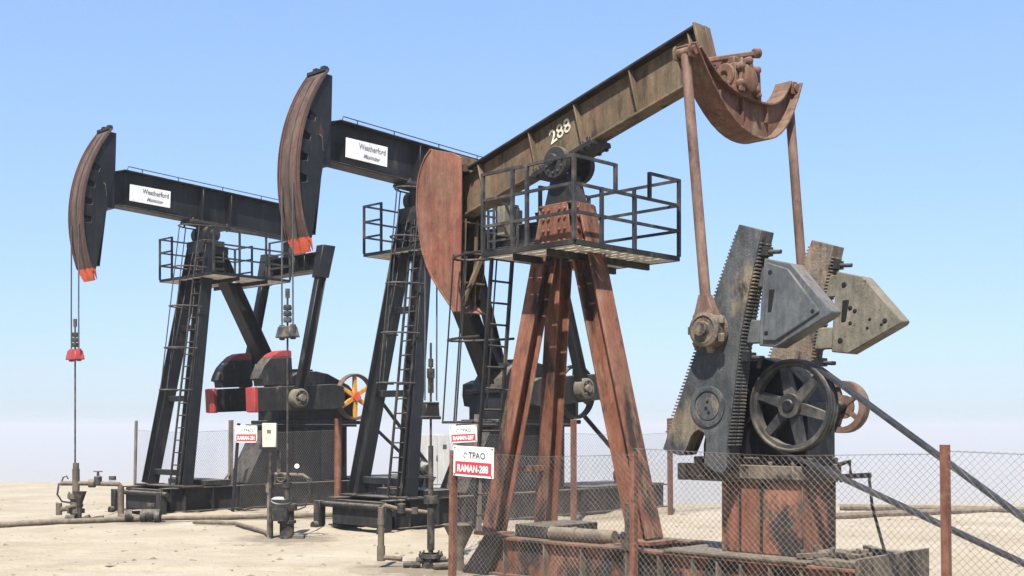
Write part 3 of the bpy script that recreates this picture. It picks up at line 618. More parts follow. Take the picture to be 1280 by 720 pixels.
# ------------------------------------------------------------------ the two black pumps
def black_pump(label, loc, a, tilt, ang, carrier_u, carrier_mat, weights, plate_txt):
    root = thing('pump_jack', label, 'pump jack', loc, place(a), 'pump jacks on the oil field')
    H, T = 7.15, R(tilt)
    def B(f, l, u): return P(f * math.cos(T) - u * math.sin(T), l, H + f * math.sin(T) + u * math.cos(T))
    bup = B(0, 0, 1) - B(0, 0, 0)
    bfw = B(1, 0, 0) - B(0, 0, 0)
    b0, b1, wb = .26, 1.17, .215
    t = MB(); c = (b0 + b1) / 2
    t.hb(B(-2.95, 0, c), B(2.42, 0, c), b1 - b0, wb * 2, bup, .035, .03)
    # tapered nose under the horsehead
    t.prism([(2.42, b0), (2.42, b1), (2.72, b1 - .13), (2.95, b1 - .16), (2.95, b0)], lambda x, y, z: B(x, z, y), -.04, .04)
    t.prism([(2.38, b0), (2.95, b0), (2.95, b0 + .03), (2.38, b0 + .03)], lambda x, y, z: B(x, z, y), -wb + .002, wb - .002)
    for s in (-1, 1): t.bar(B(2.42, s * .1, b1 - .02), B(2.75, s * .1, b1 - .14), .2, .03, bup)
    for f in (-2.4, -.62, .22):
        for s in (-1, 1): t.bar(B(f, s * .115, b0 + .036), B(f, s * .115, b1 - .036), .17, .025, bfw)
    bm = t.build('walking_beam', 'black', root, .006)
    t = MB(); t.path([B(2.30, -.10, b1 + .02), B(2.27, -.10, b1 + .11), B(-2.5, -.10, b1 + .11), B(-2.52, -.10, b1 + .02)], .012, 6)
    for f in (1.9, .9, -.4, -1.6): t.tube(B(f, -.10, b1), B(f, -.10, b1 + .11), .012, 6)
    t.build('lifeline_rail', 'rail', bm)
    # name plate
    t = MB(); t.prism([(2.28, .43), (1.18, .445), (1.18, .86), (2.28, .83)], lambda x, y, z: B(x, z, y), -.228, -.216)
    np_ = t.build('name_plate', 'white', bm)
    xd = B(-1, 0, 0) - B(0, 0, 0)
    text('Weatherford', 'lettering', np_, 'inkgrey', B(1.95, -.229, .665), xd, bup, .125, .72, 0, .022, .003)
    text('Maximizer', 'lettering', np_, 'inkgrey', B(1.82, -.229, .50), xd, bup, .095, .45, .35, .018, .003)
    # horsehead
    RR = 3.5
    def arc(al, r=RR): return (r * math.cos(R(al)), r * math.sin(R(al)))
    front = []
    for i in range(0, 41):
        al = 34.5 - 58.0 * i / 40
        inn = any(abs(al - q) < 1.6 for q in (17.5, 10, 3.2, -3.6))
        front.append((al, RR - (.24 if inn else .02)))
    pts = []; prev = None
    for al, r in front:
        if prev is not None and abs(r - prev) > .05: pts.append(arc(al + .7, r))
        pts.append(arc(al, r)); prev = r
    rear = [(3.10, -1.36), (2.87, .15), (2.77, .77), (2.70, 1.03), (2.71, 1.97)]
    t = MB()
    for s in (-1, 1): t.prism(pts + rear, lambda x, y, z: B(x, z, y), s * .25, s * .275)
    t.prism([(2.66, .16), (2.72, 1.10), (3.2, 1.10), (3.2, .16)], lambda x, y, z: B(x, z, y), -.245, .245)
    t.prism([arc(33 - 56 * i / 14, RR - .25) for i in range(15)] + [(3.16, -1.2), (2.95, .15), (2.83, .77), (2.78, 1.03), (2.78, 1.85)], lambda x, y, z: B(x, z, y), -.235, .235)
    hh = t.build('horsehead', 'black', root, .004)
    t = MB()
    n = 40
    for i in range(n):
        p, q = arc(35.6 - 58.2 * i / n), arc(35.6 - 58.2 * (i + 1) / n)
        t.bar(B(p[0], 0, p[1]), B(q[0], 0, q[1]), .666, .03, bfw)
        for s in (-1, 1): t.bar(B(p[0] + .024, s * .322, p[1]), B(q[0] + .024, s * .322, q[1]), .02, .03, bfw)
    t.build('rope_track', 'arc', hh)
    for l in (-.26, .0, .25):
        t = MB()
        for i in range(n):
            p, q = arc(33 - 55.4 * i / n, RR + .024), arc(33 - 55.4 * (i + 1) / n, RR + .024)
            t.bar(B(p[0], l, p[1]), B(q[0], l, q[1]), .03 if l else .07, .02, bfw)
        t.build('rope_strip', 'arcrib' if l else 'arc', hh)
    t = MB()
    for i in range(4):
        p, q = arc(-22.6 - 1.25 * i, RR + .002), arc(-22.6 - 1.25 * (i + 1), RR + .002)
        t.bar(B(p[0], 0, p[1]), B(q[0], 0, q[1]), .66 - .05 * i, .036, bfw)
    t.prism([arc(-22.6, RR - .03), arc(-27.4, RR - .05), (3.06, -1.60), (3.10, -1.37)], lambda x, y, z: B(x, z, y), -.28, -.25)
    t.prism([arc(-22.6, RR - .03), arc(-27.4, RR - .05), (3.06, -1.60), (3.10, -1.37)], lambda x, y, z: B(x, z, y), .25, .28)
    t.build('painted_tip', 'orange', hh)
    t = MB(); p = arc(35.6)
    t.bar(B(p[0] + .02, -.3, p[1] + .02), B(p[0] + .02, .3, p[1] + .02), .1, .06)
    for l in (-.15, .1): t.box(B(p[0] - .02, l, p[1] + .06), .1, .12, .1)
    t.build('rope_anchor', 'blackdust', hh)
    t = MB(); t.path([B(3.0, -.29, .72), B(2.97, -.34, .66), B(2.93, -.34, .4), B(2.9, -.29, .32)], .015, 6); t.build('grab_handle', 'rail', hh)
    # bridle
    for l in (-.18, .18):
        t = MB(); t.path([P(3.53, l, H - .2), P(3.535, l, carrier_u + 1), P(3.53, l, carrier_u)], .017, 8); t.build('bridle_cable', 'rope', root)
    t = MB(); cu = carrier_u
    t.hexa([P(3.41, -.26, cu - .16), P(3.65, -.26, cu - .16), P(3.65, .26, cu - .16), P(3.41, .26, cu - .16), P(3.43, -.19, cu + .06), P(3.63, -.19, cu + .06), P(3.63, .19, cu + .06), P(3.43, .19, cu + .06)])
    for l in (-.18, .18): t.lathe(P(3.53, l, cu), (0, 0, 1), [(.0, -.2), (.06, -.2), (.06, .1), (.0, .1)], 10, False)
    t.build('carrier_bar', carrier_mat, root, .015)
    t = MB(); t.tube(P(3.53, 0, 1.0), P(3.53, 0, cu + .78), .02, 8); t.tube(P(3.53, 0, cu + .62), P(3.53, 0, cu + .80), .045, 8)
    for k in range(3): t.lathe(P(3.53, 0, cu + .14 + .12 * k), (0, 0, 1), [(.0, 0), (.075, 0), (.085, .05), (.07, .1), (.0, .1)], 12, False)
    t.build('polished_rod', 'valve', root)
    # saddle
    t = MB(); t.bar(B(-.6, 0, b0 - .04), B(.6, 0, b0 - .04), .5, .07, bup)
    for s in (-1, 1): t.lathe(P(0, s * .26, H - .02), (0, -1, 0), [(.001, -.09), (.22, -.09), (.22, .09), (.001, .09)], 24, False)
    t.tube(P(0, -.4, H - .02), P(0, .4, H - .02), .09, 14); t.rng(-.3, .3, -.42, .42, H - .34, H - .2); t.rng(-.16, .16, -.2, .2, H - .22, H + .2)
    for f in (-.5, .5):
        for l in (-.2, .2): t.tube(B(f, l, b0 - .14), B(f, l, b0 + .07), .03, 6)
    t.build('saddle_bearing', 'blackdust', root, .008)
    # legs
    for s in (-1, 1):
        t = MB(); t.hb(P(1.12, s * .80, .74), P(.12, s * .26, 6.85), .34, .30, (0, 1, 0), .028, .025)
        lg = t.build('front_leg', 'black', root, .006)
        f = MB(); f.rng(.85, 1.4, s * .8 - .25, s * .8 + .25, .715, .75); f.build('foot_plate', 'blackdust', lg)
    t = MB()
    for u in (1.05, 2.9, 4.7):
        k = (u - .74) / 6.11; t.bar(P(1.12 - k, -.8 + .54 * k + .1, u), P(1.12 - k, .8 - .54 * k - .1, u), .12, .14)
    t.each('leg_brace', 'black', root, .005)
    t = MB(); t.hb(P(-2.9, 0, 2.1), P(-.25, 0, 6.75), .36, .44, (1, 0, .4), .03, .03); t.build('rear_leg', 'black', root, .006)
    t = MB(); t.rng(-.45, .3, -.36, .36, 6.62, 6.83)
    for u in (6.0, 6.2, 6.4): t.rng(-.3, .28, -.42, .42, u, u + .05)
    for f in (-.3, .22): t.rng(f - .015, f + .015, -.38, .38, 5.9, 6.7)
    t.build('post_head', 'black', root, .006)
    # platform
    z = 6.02; f0, f1, l0, l1 = .60, -1.70, -1.30, 1.20
    pf = deck(root, f0, f1, l0, l1, z, 'black', hole=(.35, -.75, -.35, .35), slats=10)
    hs = (.36, .70, 1.05)
    rails(pf, 'handrail', [((f0, l1), (f1, l1)), ((f0, l1), (f0, .62))], hs, [(f0, l1), (f0, .62), (-.5, l1), (f1, l1)], z)
    rails(pf, 'handrail', [((f1, l1), (f1, .4))], hs, [(f1, .4)], z); rails(pf, 'handrail', [((f1, -.4), (f1, l0))], hs, [(f1, -.4), (f1, l0)], z)
    rails(pf, 'handrail', [((f0, l0), (f1, l0))], hs, [(f0, l0), (-.15, l0), (-.95, l0)], z)
    bt, tp = P(1.22, -.52, .75), P(.34, -.30, 6.6)
    sd_ = Vector((0, 1, 0)); ladder(root, bt, tp, sd_, 19)
    cage(root, bt, tp, sd_, (1, 0, 0), (3.1, 4.15, 5.2, 6.2, 7.25), .68, .34, verts=(1, 4, 7), z0=3.1, z1=7.25, m='rail')
    # equaliser, pitmans, cranks
    ec = B(-2.83, 0, -.42)
    t = MB()
    t.hb(ec + Vector((0, 1.22, 0)), ec - Vector((0, 1.22, 0)), .50, .44, (0, 0, 1), .03, .03)
    for k in (-.7, -.25, .25, .7): t.box(ec + Vector((0, k, 0)), .40, .03, .44)
    t.box(ec + Vector((0, 0, .45)), .4, .5, .42)
    t.build('equaliser', 'black', root, .008)
    RB, I, G = 1.02, 3.02, 3.0
    pf_, pu = -I + RB * math.cos(R(ang)), G + RB * math.sin(R(ang))
    for s in (-1, 1):
        pin = P(pf_, s * 1.27, pu); top = ec + Vector((0, -s * 1.27, 0)); d = (top - pin).normalized()
        t = MB(); t.hb(pin + d * .2, top - d * .25, .26, .20, (1, 0, 0), .025, .02)
        t.hexa([top - d * .45 + v for v in (Vector((-.19, -.13, 0)), Vector((.19, -.13, 0)), Vector((.19, .13, 0)), Vector((-.19, .13, 0)))] + [top + d * .45 + v for v in (Vector((-.21, -.15, 0)), Vector((.21, -.15, 0)), Vector((.21, .15, 0)), Vector((-.21, .15, 0)))])
        pm = t.build('pitman', 'black', root, .01)
        t = MB(); t.lathe(pin, (0, -s, 0), [(.001, -.12), (.25, -.12), (.25, .12), (.19, .15), (.19, .11), (.10, .11), (.09, .2), (.001, .2)], 28, False)
        t.cm = 1; bolts(t, [pin + Vector((.14 * math.cos(k * 1.05), -s * .11, .14 * math.sin(k * 1.05))) for k in range(6)], (0, -s, 0), .03, .04)
        t.build('crank_pin_bearing', ['weightold', 'rustpipe'], pm, .006)
        ca = R(ang)
        def K(x, y, l): return P(-I + x * math.cos(ca) - y * math.sin(ca), l, G + x * math.sin(ca) + y * math.cos(ca))
        li, lo = s * .74, s * 1.13
        fl = 1 if abs(ang) < 90 else -1
        t = MB(); t.prism([(-.62, -.26), (-.66, 0), (-.62, .26), (-.3, .34), (.3, .33), (2.20, .31), (2.20, -.31), (.3, -.33), (-.3, -.34)], lambda x, y, z: K(x, y, z), li, lo)
        cr = t.build('crank', 'blackdust', root, .012)
        t = MB(); t.prism([(2.202, -.33), (2.202, .33), (2.30, .31), (2.30, -.31)], lambda x, y, z: K(x, y, z), li - s * .01, lo + s * .01); t.build('painted_end', 'red', cr, .008)
        if weights:
            w_ = [(1.05, .345), (2.02, .345), (2.03, .50), (2.14, .53), (2.08, .68), (1.96, .88), (1.74, 1.08)]
            t = MB(); t.prism(w_ + [(1.06, 1.08)], lambda x, y, z: K(x, y, z), li - s * .04, lo - s * .02)
            cw = t.build('counterweight', 'blackdust', cr, .02)
            t = MB(); t.prism([(1.738, 1.082), (1.60, 1.18), (1.42, 1.25), (1.2, 1.27), (1.06, 1.25), (1.06, 1.082)], lambda x, y, z: K(x, y, z), li - s * .04, lo - s * .02)
            t.build('painted_top', 'red', cr, .02)
    # gearbox
    t = MB()
    gp = [(-1.95, 2.3), (-1.95, 2.75), (-2.1, 3.25), (-2.35, 3.55), (-2.7, 3.7), (-3.2, 3.72), (-3.6, 3.66), (-4.35, 3.36), (-4.62, 3.1), (-4.68, 2.7), (-4.62, 2.3)]
    t.prism(gp, lambda x, y, z: P(x, z, y), -.48, .48)
    t.prism([(-1.8, 2.26), (-1.8, 2.36), (-4.75, 2.36), (-4.75, 2.26)], lambda x, y, z: P(x, z, y), -.6, .6)
    t.prism([(-1.88, 2.96), (-1.88, 3.05), (-4.76, 3.05), (-4.76, 2.96)], lambda x, y, z: P(x, z, y), -.54, .54)
    t.rng(-2.8, -3.3, -.2, .2, 3.7, 3.78)
    for l in (-1, 1):
        t.tube(P(-I, l * .4, G), P(-I, l * .8, G), .22, 20); t.tube(P(-4.32, l * .4, 3.03), P(-4.32, l * .86, 3.03), .08, 14)
        t.lathe(P(-4.32, l * .47, 3.03), (0, -l, 0), [(.08, 0), (.2, 0), (.2, .07), (.08, .07)], 20)
    t.build('gearbox', 'black', root, .015)
    sh = spoked('drive_sheave', root, P(-4.32, -.77, 3.03), .64, .2, 'rustpipe' if weights else 'sheave', 'yellow' if weights else 'sheave', 6, .06, .5, .10, .12)
    belt(root, ((-4.72, 3.50), (-7.1, 1.10)), ((-4.62, 2.48), (-6.98, .74)), -.77)
    mo = motor(root, -7.05, -.3, .92, .2, 'green', .28, .7)
    t = MB(); t.lathe(P(-7.05, -.77, .92), (0, -1, 0), [(.001, -.1), (.15, -.1), (.15, .1), (.001, .1)], 20, False); t.tube(P(-7.05, -.5, .92), P(-7.05, -.8, .92), .04, 10); t.build('motor_sheave', 'sheave', mo)
    # pedestal
    t = MB()
    t.prism([(-.95, .72), (-1.75, 2.2), (-4.3, 2.2), (-4.3, .72)], lambda x, y, z: P(x, z, y), -.45, .45)
    t.rng(-1.62, -4.55, -.58, .58, 2.19, 2.255)
    ped = t.build('gearbox_pedestal', 'black', root, .008)
    t = MB()
    for f in (-2.45, -3.35, -4.2): t.rng(f - .015, f + .015, -.50, -.452, .74, 2.18)
    t.each('rib', 'black', ped)
    # skid
    t = MB()
    for l in (-.85, .85): t.hb(P(1.75, l, .40), P(-7.8, l, .40), .60, .30, (0, 0, 1), .03, .025)
    for f in (1.7, .8, -.6, -1.8, -3, -4.4, -5.8, -7.7): t.rng(f - .08, f + .08, -.82, .82, .15, .66)
    sk = t.build('skid', 'blackdust', root, .006)
    t = MB()
    for f in (1.6, 1.2, .4, -.4, -1.2, -2, -2.8, -3.6, -4.4, -5.2, -6, -6.8): t.rng(f - .012, f + .012, -1.0, -.865, .14, .665)
    t.each('web_stiffener', 'blackdust', sk)
    t = MB(); t.rng(1.35, .75, -1.12, 1.12, .70, .735); t.tube(P(1.86, -1.25, .56), P(1.86, 1.3, .56), .06, 12)
    for l in (-1.0, 1.15): t.rng(1.78, 1.95, l - .1, l + .1, .10, .62); t.tube(P(1.80, l, .09), P(2.04, l, .09), .10, 12)
    t.build('front_crossbeam', 'blackdust', sk, .006)
    t = MB(); t.rng(.6, -.1, -1.0, .8, .73, .86); t.rng(-4.6, -7.7, -.95, .95, .70, .735)
    t.each('skid_plate', 'blackdust', sk, .006)
    return root
pump_mid = black_pump('middle black pump jack with white name plate and dark belt wheel', (-1.99, 25.45, 0), 136.9, 2.1, 175, 4.10, 'crank', False, '')
pump_left = black_pump('leftmost black pump jack with red tipped counterweights and yellow spoked wheel', (-7.90, 30.07, 0), 137.4, 2.3, -3, 3.93, 'red', True, '')

# ------------------------------------------------------------------ fences
def fence_mesh(t, a, b, z0, z1, cell=.062, r=.0022):
    """chain link between two ground points: crossing diagonal wires"""
    a, b = Vector(a), Vector(b); L = (b - a).length; d = (b - a) / L; Hh = z1 - z0
    nrm = Vector((-d.y, d.x, 0)); Z = Vector((0, 0, 1))
    step = cell
    n = int((L + Hh) / step) + 1
    def wob(x, z):
        q = a + d * x; e = min(1, x / .4, (L - x) / .4) if L > 1 else 1; e = max(0, e)
        k = nz.noise((q.x * .9, q.y * .9, z * 1.3)); k2 = nz.noise((q.x * 2.3 + 9, q.y * 2.3, z * 2.9))
        sag = -.06 * (z - z0) / Hh * (math.sin(math.pi * x / L) ** 2)
        return nrm * (.09 * k * e) + d * (.022 * k2 * e) + Z * (sag + .010 * k * e)
    for sgn in (1, -1):
        for i in range(n):
            s0 = -Hh + i * step
            x0, x1 = max(s0, 0), min(s0 + Hh, L)
            if x1 <= x0: continue
            ns = max(1, int((x1 - x0) / .28)); pts = []
            for j in range(ns + 1):
                x = x0 + (x1 - x0) * j / ns; zz = x - s0
                if sgn < 0: zz = Hh - zz
                pts.append(a + d * x + Z * (z0 + zz) + nrm * (r * .9 * sgn) + wob(x, z0 + zz))
            vs = []; fs = []
            for j, p in enumerate(pts):
                dd = (pts[min(j + 1, ns)] - pts[max(j - 1, 0)]).normalized(); y = (nrm - dd * nrm.dot(dd)).normalized(); xx = dd.cross(y)
                for k in range(3):
                    an = 2 * math.pi * k / 3; vs.append(p + xx * r * math.cos(an) + y * r * math.sin(an))
            for j in range(ns):
                o = j * 3; fs += [(o, o + 1, o + 4, o + 3), (o + 1, o + 2, o + 5, o + 4), (o + 2, o, o + 3, o + 5)]
            t.add(vs, fs)
def angle_post(t, p, h, wd=.1, lean=(0, 0), rz=0., pipe=False, z0=-.3):
    p = Vector(p); q = p + Vector((lean[0], lean[1], h)); p = p + Vector((0, 0, z0))
    if pipe: t.tube(p, q, wd / 2, 12); return
    c, s = math.cos(rz), math.sin(rz); X = Vector((c, s, 0)); Y = Vector((-s, c, 0)); e = .012
    for (ua, ub, va, vb) in ((0, wd, 0, e), (0, e, e, wd)):
        vs = []
        for o in (p, q): vs += [o + X * u + Y * v for u, v in ((ua, va), (ub, va), (ub, vb), (ua, vb))]
        t.hexa([vs[0], vs[1], vs[2], vs[3], vs[4], vs[5], vs[6], vs[7]])
def world1(f, l):
    a = R(44.8); return (.569 - math.sin(a) * f + math.cos(a) * l, 16.3 + math.cos(a) * f + math.sin(a) * l)
def worldb(n, f, l):
    x, y, a = ((-1.99, 25.45, 136.9), (-7.9, 30.07, 137.4))[n]; a = R(a)
    return (x - math.sin(a) * f + math.cos(a) * l, y + math.cos(a) * f + math.sin(a) * l)
def fence(label, posts, mz, wire, hm, loc, cell, r, strands=()):
    """posts: (x, y, height, width, material, lean, pipe); mz: mesh top per post"""
    root = thing('chain_link_fence', label, 'fence', (0, 0, 0), 0, 'chain link fences round the pumps')
    for (x, y, h, wd, m, lean, pipe) in posts:
        t = MB(); angle_post(t, (x, y, 0), h, wd, lean, .8, pipe); t.build('post', m, root)
    t = MB()
    for i in range(len(posts) - 1):
        if mz[i] is None: continue
        a, b = posts[i], posts[i + 1]; A, Bp = Vector((a[0], a[1], 0)), Vector((b[0], b[1], 0))
        fence_mesh(t, A, Bp, .06, mz[i], cell, r)
        for zz in (mz[i] - .01, .07) + tuple(strands): t.path([A + Vector((0, 0, zz)), (A + Bp) / 2 + Vector((0, 0, zz - .05 * (zz > 1))), Bp + Vector((0, 0, zz))], r * 1.5, 4)
    t.build('chain_link', wire, root, smooth=False, kind='stuff')
    return root
q = [world1(f, -1.42) for f in (.53, -2.62, -6.37, -10.2)]
fence('rusty chain link fence in front of the nearest old pump', [(*q[0], 1.88, .08, 'postrust', (.03, 0), False), (*q[1], 1.90, .07, 'postrust', (0, 0), False), (*q[2], 2.03, .072, 'postrust', (-.03, 0), False), (*q[3], 1.95, .1, 'postrust', (0, 0), False)], (1.88, 1.955, 1.98), 'wirerust', 1, 0, .074, .0019)
b3 = [(-10.4, 32.1), (-7.2, 29.75), (-3.98, 26.6)]
fence('thin chain link fence passing beside the leftmost black pump', [(*b3[0], 2.36, .085, 'postgrey', (.06, 0), True), (*b3[1], 2.36, .09, 'postgrey', (.02, 0), False), (*b3[2], 2.38, .17, 'postrust', (.02, 0), True)], (2.1, 2.12), 'wire', 1, 0, .085, .0019)
fl = [worldb(0, f, -1.95) for f in (.85, .2, -2.86, -6.6, -10.4)]
fence('thin chain link fence along the middle black pump', [(*fl[0], 2.2, .09, 'white', (0, 0), True), (*fl[1], 2.45, .11, 'postgrey', (.0, 0), False), (*fl[2], 2.36, .10, 'postrust', (0, 0), False), (*fl[3], 2.40, .10, 'postrust', (-.02, 0), False), (*fl[4], 2.38, .1, 'postrust', (0, 0), False)], (2.05, 2.05, 2.05, 2.05), 'wire', 1, 0, .085, .0019)
# the brace of the left fence and the dark leaning stake
t = MB(); t.bar(Vector((-7.2, 29.7, 1.0)), Vector((-7.86, 29.4, .02)), .05, .05); tag(t.build('post_brace', 'postgrey'), 'short slanted brace propping the grey fence post beside the skid', 'brace')
t = MB(); t.bar(Vector((-7.0, 29.2, .0)), Vector((-6.84, 29.2, 2.28)), .07, .07, (1, 0, 0)); tag(t.build('stake', 'black'), 'thin black leaning stake carrying the far left sign', 'stake')

# ------------------------------------------------------------------ signs
def sign(label, cen, xd, wd, ht, tilt, num, back=.012):
    cen = Vector(cen); xd = Vector((*xd, 0)).normalized(); Z = Vector((0, 0, 1))
    xd = (xd * math.cos(tilt) + Z * math.sin(tilt)); yd = (Z - xd * Z.dot(xd)).normalized(); zd = xd.cross(yd)
    root = thing('warning_sign', label, 'sign', cen, 0, 'well name signs')
    def pl(name, m, w0, h0, cx, cy, dz):
        t = MB(); t.box(xd * cx + yd * cy + zd * dz, w0, h0, .006, (xd, yd, zd)); return t.build(name, m, root)
    pl('plate', 'white', wd, ht, 0, 0, 0)
    pl('red_band', 'signred', wd * .90, ht * .42, 0, -ht * .22, .005)
    text('TPAO', 'lettering', root, 'ink', xd * (-wd * .12) + yd * (ht * .10) + zd * .004, xd, yd, ht * .22, wd * .42, 0, .02)
    text('RAMAN-' + num, 'lettering', root, 'white', xd * (-wd * .385) + yd * (-ht * .355) + zd * .009, xd, yd, ht * .25, wd * .77, 0, .03)
    for a_, b_ in ((-1, 1), (1, 1), (-1, -1), (1, -1)):
        t = MB(); p_ = xd * (a_ * wd * .465) + yd * (b_ * ht * .44); t.tube(p_, p_ + zd * .012, .012, 8); t.build('bolt', 'postrust', root)
    t = MB(); c = xd * (-wd * .20) + yd * (ht * .20) + zd * .0045
    t.path([c + xd * .035 * math.cos(a) * (1 if k % 2 else .6) + yd * .035 * math.sin(a) for k, a in enumerate([i * .7 for i in range(8)])], .006, 6)
    t.build('emblem', 'ink', root)
    return root
d1 = (math.sin(R(44.8)), -math.cos(R(44.8)))
c = world1(.53 - .46, -1.475); sign('large white and red well sign at the end of the near fence', (c[0] + .02, c[1], 1.735), d1, .77, .40, -.03, '288')
sx = (math.cos(R(-15)), math.sin(R(-15)))
sign('small white and red well sign on the pale post', (fl[0][0] + .17, fl[0][1] - .10, 2.05), (math.cos(R(-8)), math.sin(R(-8))), .55, .34, .05, '287')
sign('small white and red well sign on the black stake', (-6.62, 29.05, 2.01), (math.cos(R(-8)), math.sin(R(-8))), .57, .42, .0, '281')

# ------------------------------------------------------------------ well heads and pipes
def wheel(t, c, ax, r): t.lathe(c, ax, [(r - .015, -.012), (r, 0), (r - .015, .012), (r - .03, 0)], 14); t.bar(Vector(c) - Vector((r, 0, 0)), Vector(c) + Vector((r, 0, 0)), .015, .015)
def well_left():
    x, y = -10.27, 27.47
    root = thing('well_head', 'left well head with cross pipe and small funnel under the red carrier', 'well head', (x, y, 0), 0, 'well heads')
    V = lambda a, b, c: Vector((a, b, c))
    t = MB(); t.tube(V(0, 0, 0), V(0, 0, .55), .13, 14); t.tube(V(0, 0, .5), V(0, 0, .62), .19, 14); t.tube(V(0, 0, .6), V(0, 0, 1.2), .085, 12); t.tube(V(0, 0, 1.15), V(0, 0, 1.34), .07, 12); t.tube(V(0, 0, .16), V(0, 0, .26), .2, 14)
    for k in range(8): t.tube(V(.16 * math.cos(k * .785), .16 * math.sin(k * .785), .48), V(.16 * math.cos(k * .785), .16 * math.sin(k * .785), .66), .018, 6)
    t.tube(V(-.34, -.1, .25), V(.1, -.05, .3), .06, 10); t.tube(V(-.36, -.1, .12), V(-.36, -.1, .4), .07, 10); t.tube(V(-.1, -.3, .3), V(.1, .1, .34), .055, 10)
    t.build('casing_stack', 'pipe', root)
    t = MB(); t.path([V(-.36, 0, .86), V(0, 0, .86), V(.35, 0, .86), V(1.02, 0, .84), V(1.06, 0, .8), V(1.06, 0, .05)], .055, 10)
    t.tube(V(1.06, 0, .80), V(1.06, 0, .05), .075, 12); t.lathe(V(.38, 0, .86), (1, 0, 0), [(0, -.07), (.10, -.07), (.10, .07), (0, .07)], 12, False)
    t.build('flow_pipe', 'pipe', root)
    t = MB(); t.lathe(V(.52, 0, .92), (0, 0, 1), [(0, -.1), (.09, -.1), (.09, .1), (.03, .12), (.03, .22), (0, .22)], 12, False); wheel(t, V(.52, 0, 1.14), (0, 0, 1), .11); t.box(V(.86, 0, .98), .14, .1, .1)
    t.path([V(-.34, 0, .88), V(-.3, 0, 1.0), V(-.22, 0, 1.03), V(-.18, 0, .96)], .018, 6)
    t.build('valve', 'valve', root)
    t = MB(); t.path([V(-.4, 0, .86), V(-.42, -.05, .6), V(-.3, -.08, .44), V(-.08, -.05, .4)], .022, 8); t.build('hose', 'rubber', root)
    t = MB(); t.lathe(V(.16, -.2, .22), (0, 0, 1), [(.05, 0), (.07, .2), (.16, .46), (.145, .46), (.06, .2), (.04, 0)], 16); t.tube(V(.16, -.2, 0), V(.16, -.2, .25), .05, 8); t.build('funnel', 'valve', root)
    t = MB(); t.tube(V(.3, -.25, .06), V(.42, -.25, .1), .05, 8); t.tube(V(.62, -.2, .05), V(.72, -.2, .07), .045, 8); t.tube(V(-.1, -.35, .05), V(.12, -.35, .05), .1, 10); t.build('fittings', 'valve', root)
well_left()
def well_mid():
    x, y = -4.42, 22.9
    root = thing('well_head', 'dark well head with open bucket and white gauge under the middle pump', 'well head', (x, y, 0), 0, 'well heads')
    V = lambda a, b, c: Vector((a, b, c))
    t = MB(); t.tube(V(0, 0, 0), V(0, 0, .62), .14, 14); t.tube(V(0, 0, .55), V(0, 0, .68), .2, 14); t.tube(V(0, 0, .66), V(0, 0, 1.25), .06, 12); t.tube(V(0, 0, 1.0), V(0, 0, 1.1), .1, 12); t.tube(V(0, 0, .3), V(0, 0, .36), .18, 14)
    t.build('casing_stack', 'valve', root)
    t = MB(); t.path([V(-.34, .05, .03), V(-.34, .05, 1.2), V(-.28, .05, 1.26), V(.3, .05, 1.24), V(.42, .05, 1.16)], .04, 8); t.tube(V(-.34, .05, 0), V(-.34, .05, 1.1), .062, 12); t.tube(V(-.34, .05, .9), V(-.34, .05, 1.05), .09, 12)
    t.build('flow_pipe', 'pipe', root)
    t = MB(); t.path([V(.42, .05, 1.18), V(.44, .05, .9), V(.36, 0, .62), V(.2, 0, .56)], .016, 6); t.box(V(.44, .05, 1.14), .1, .08, .08); t.box(V(-.3, .05, 1.16), .16, .12, .12); wheel(t, V(-.1, -.1, 1.2), (0, 1, 0), .1); t.tube(V(-.15, 0, 1.3), V(-.15, 0, 1.75), .05, 8)
    t.build('valve', 'valve', root)
    t = MB(); t.lathe(V(-.1, -.12, .36), (0, 0, 1), [(0, 0), (.16, 0), (.19, .42), (.175, .42), (.15, .03), (0, .03)], 18, False); t.build('bucket', 'valve', root)
    t = MB(); t.lathe(V(-.1, -.12, .74), (.15, -.3, 1), [(0, 0), (.19, 0), (.19, .02), (0, .02)], 18, False); t.build('bucket_lid', 'cabinet', root)
    t = MB(); t.lathe(V(.2, -.02, 1.42), (.3, -1, .2), [(0, -.02), (.045, -.02), (.045, .02), (0, .02)], 16, False); t.build('gauge', 'white', root); t = MB(); t.tube(V(.2, .03, 1.22), V(.2, .0, 1.41), .012, 6); t.build('gauge_stem', 'valve', root)
    t = MB(); t.tube(V(0, 0, .0), V(.35, -.05, .02), .06, 8); t.build('ground_fitting', 'valve', root)
well_mid()
t = MB(); t.box((0, 0, 0), .27, .12, .47); bx = t.build('junction_box', 'cream', None, .01); bx.location = (-4.72, 22.72, 2.03); tag(bx, 'small cream junction box beside the middle well head', 'junction box')
t2 = MB(); t2.box((0, -.062, .07), .08, .006, .07); t2.build('label_plate', 'postgrey', bx)
t3 = MB(); t3.tube((0, .07, -2.0), (0, .07, .2), .03, 8); t3.build('stand', 'valve', bx)
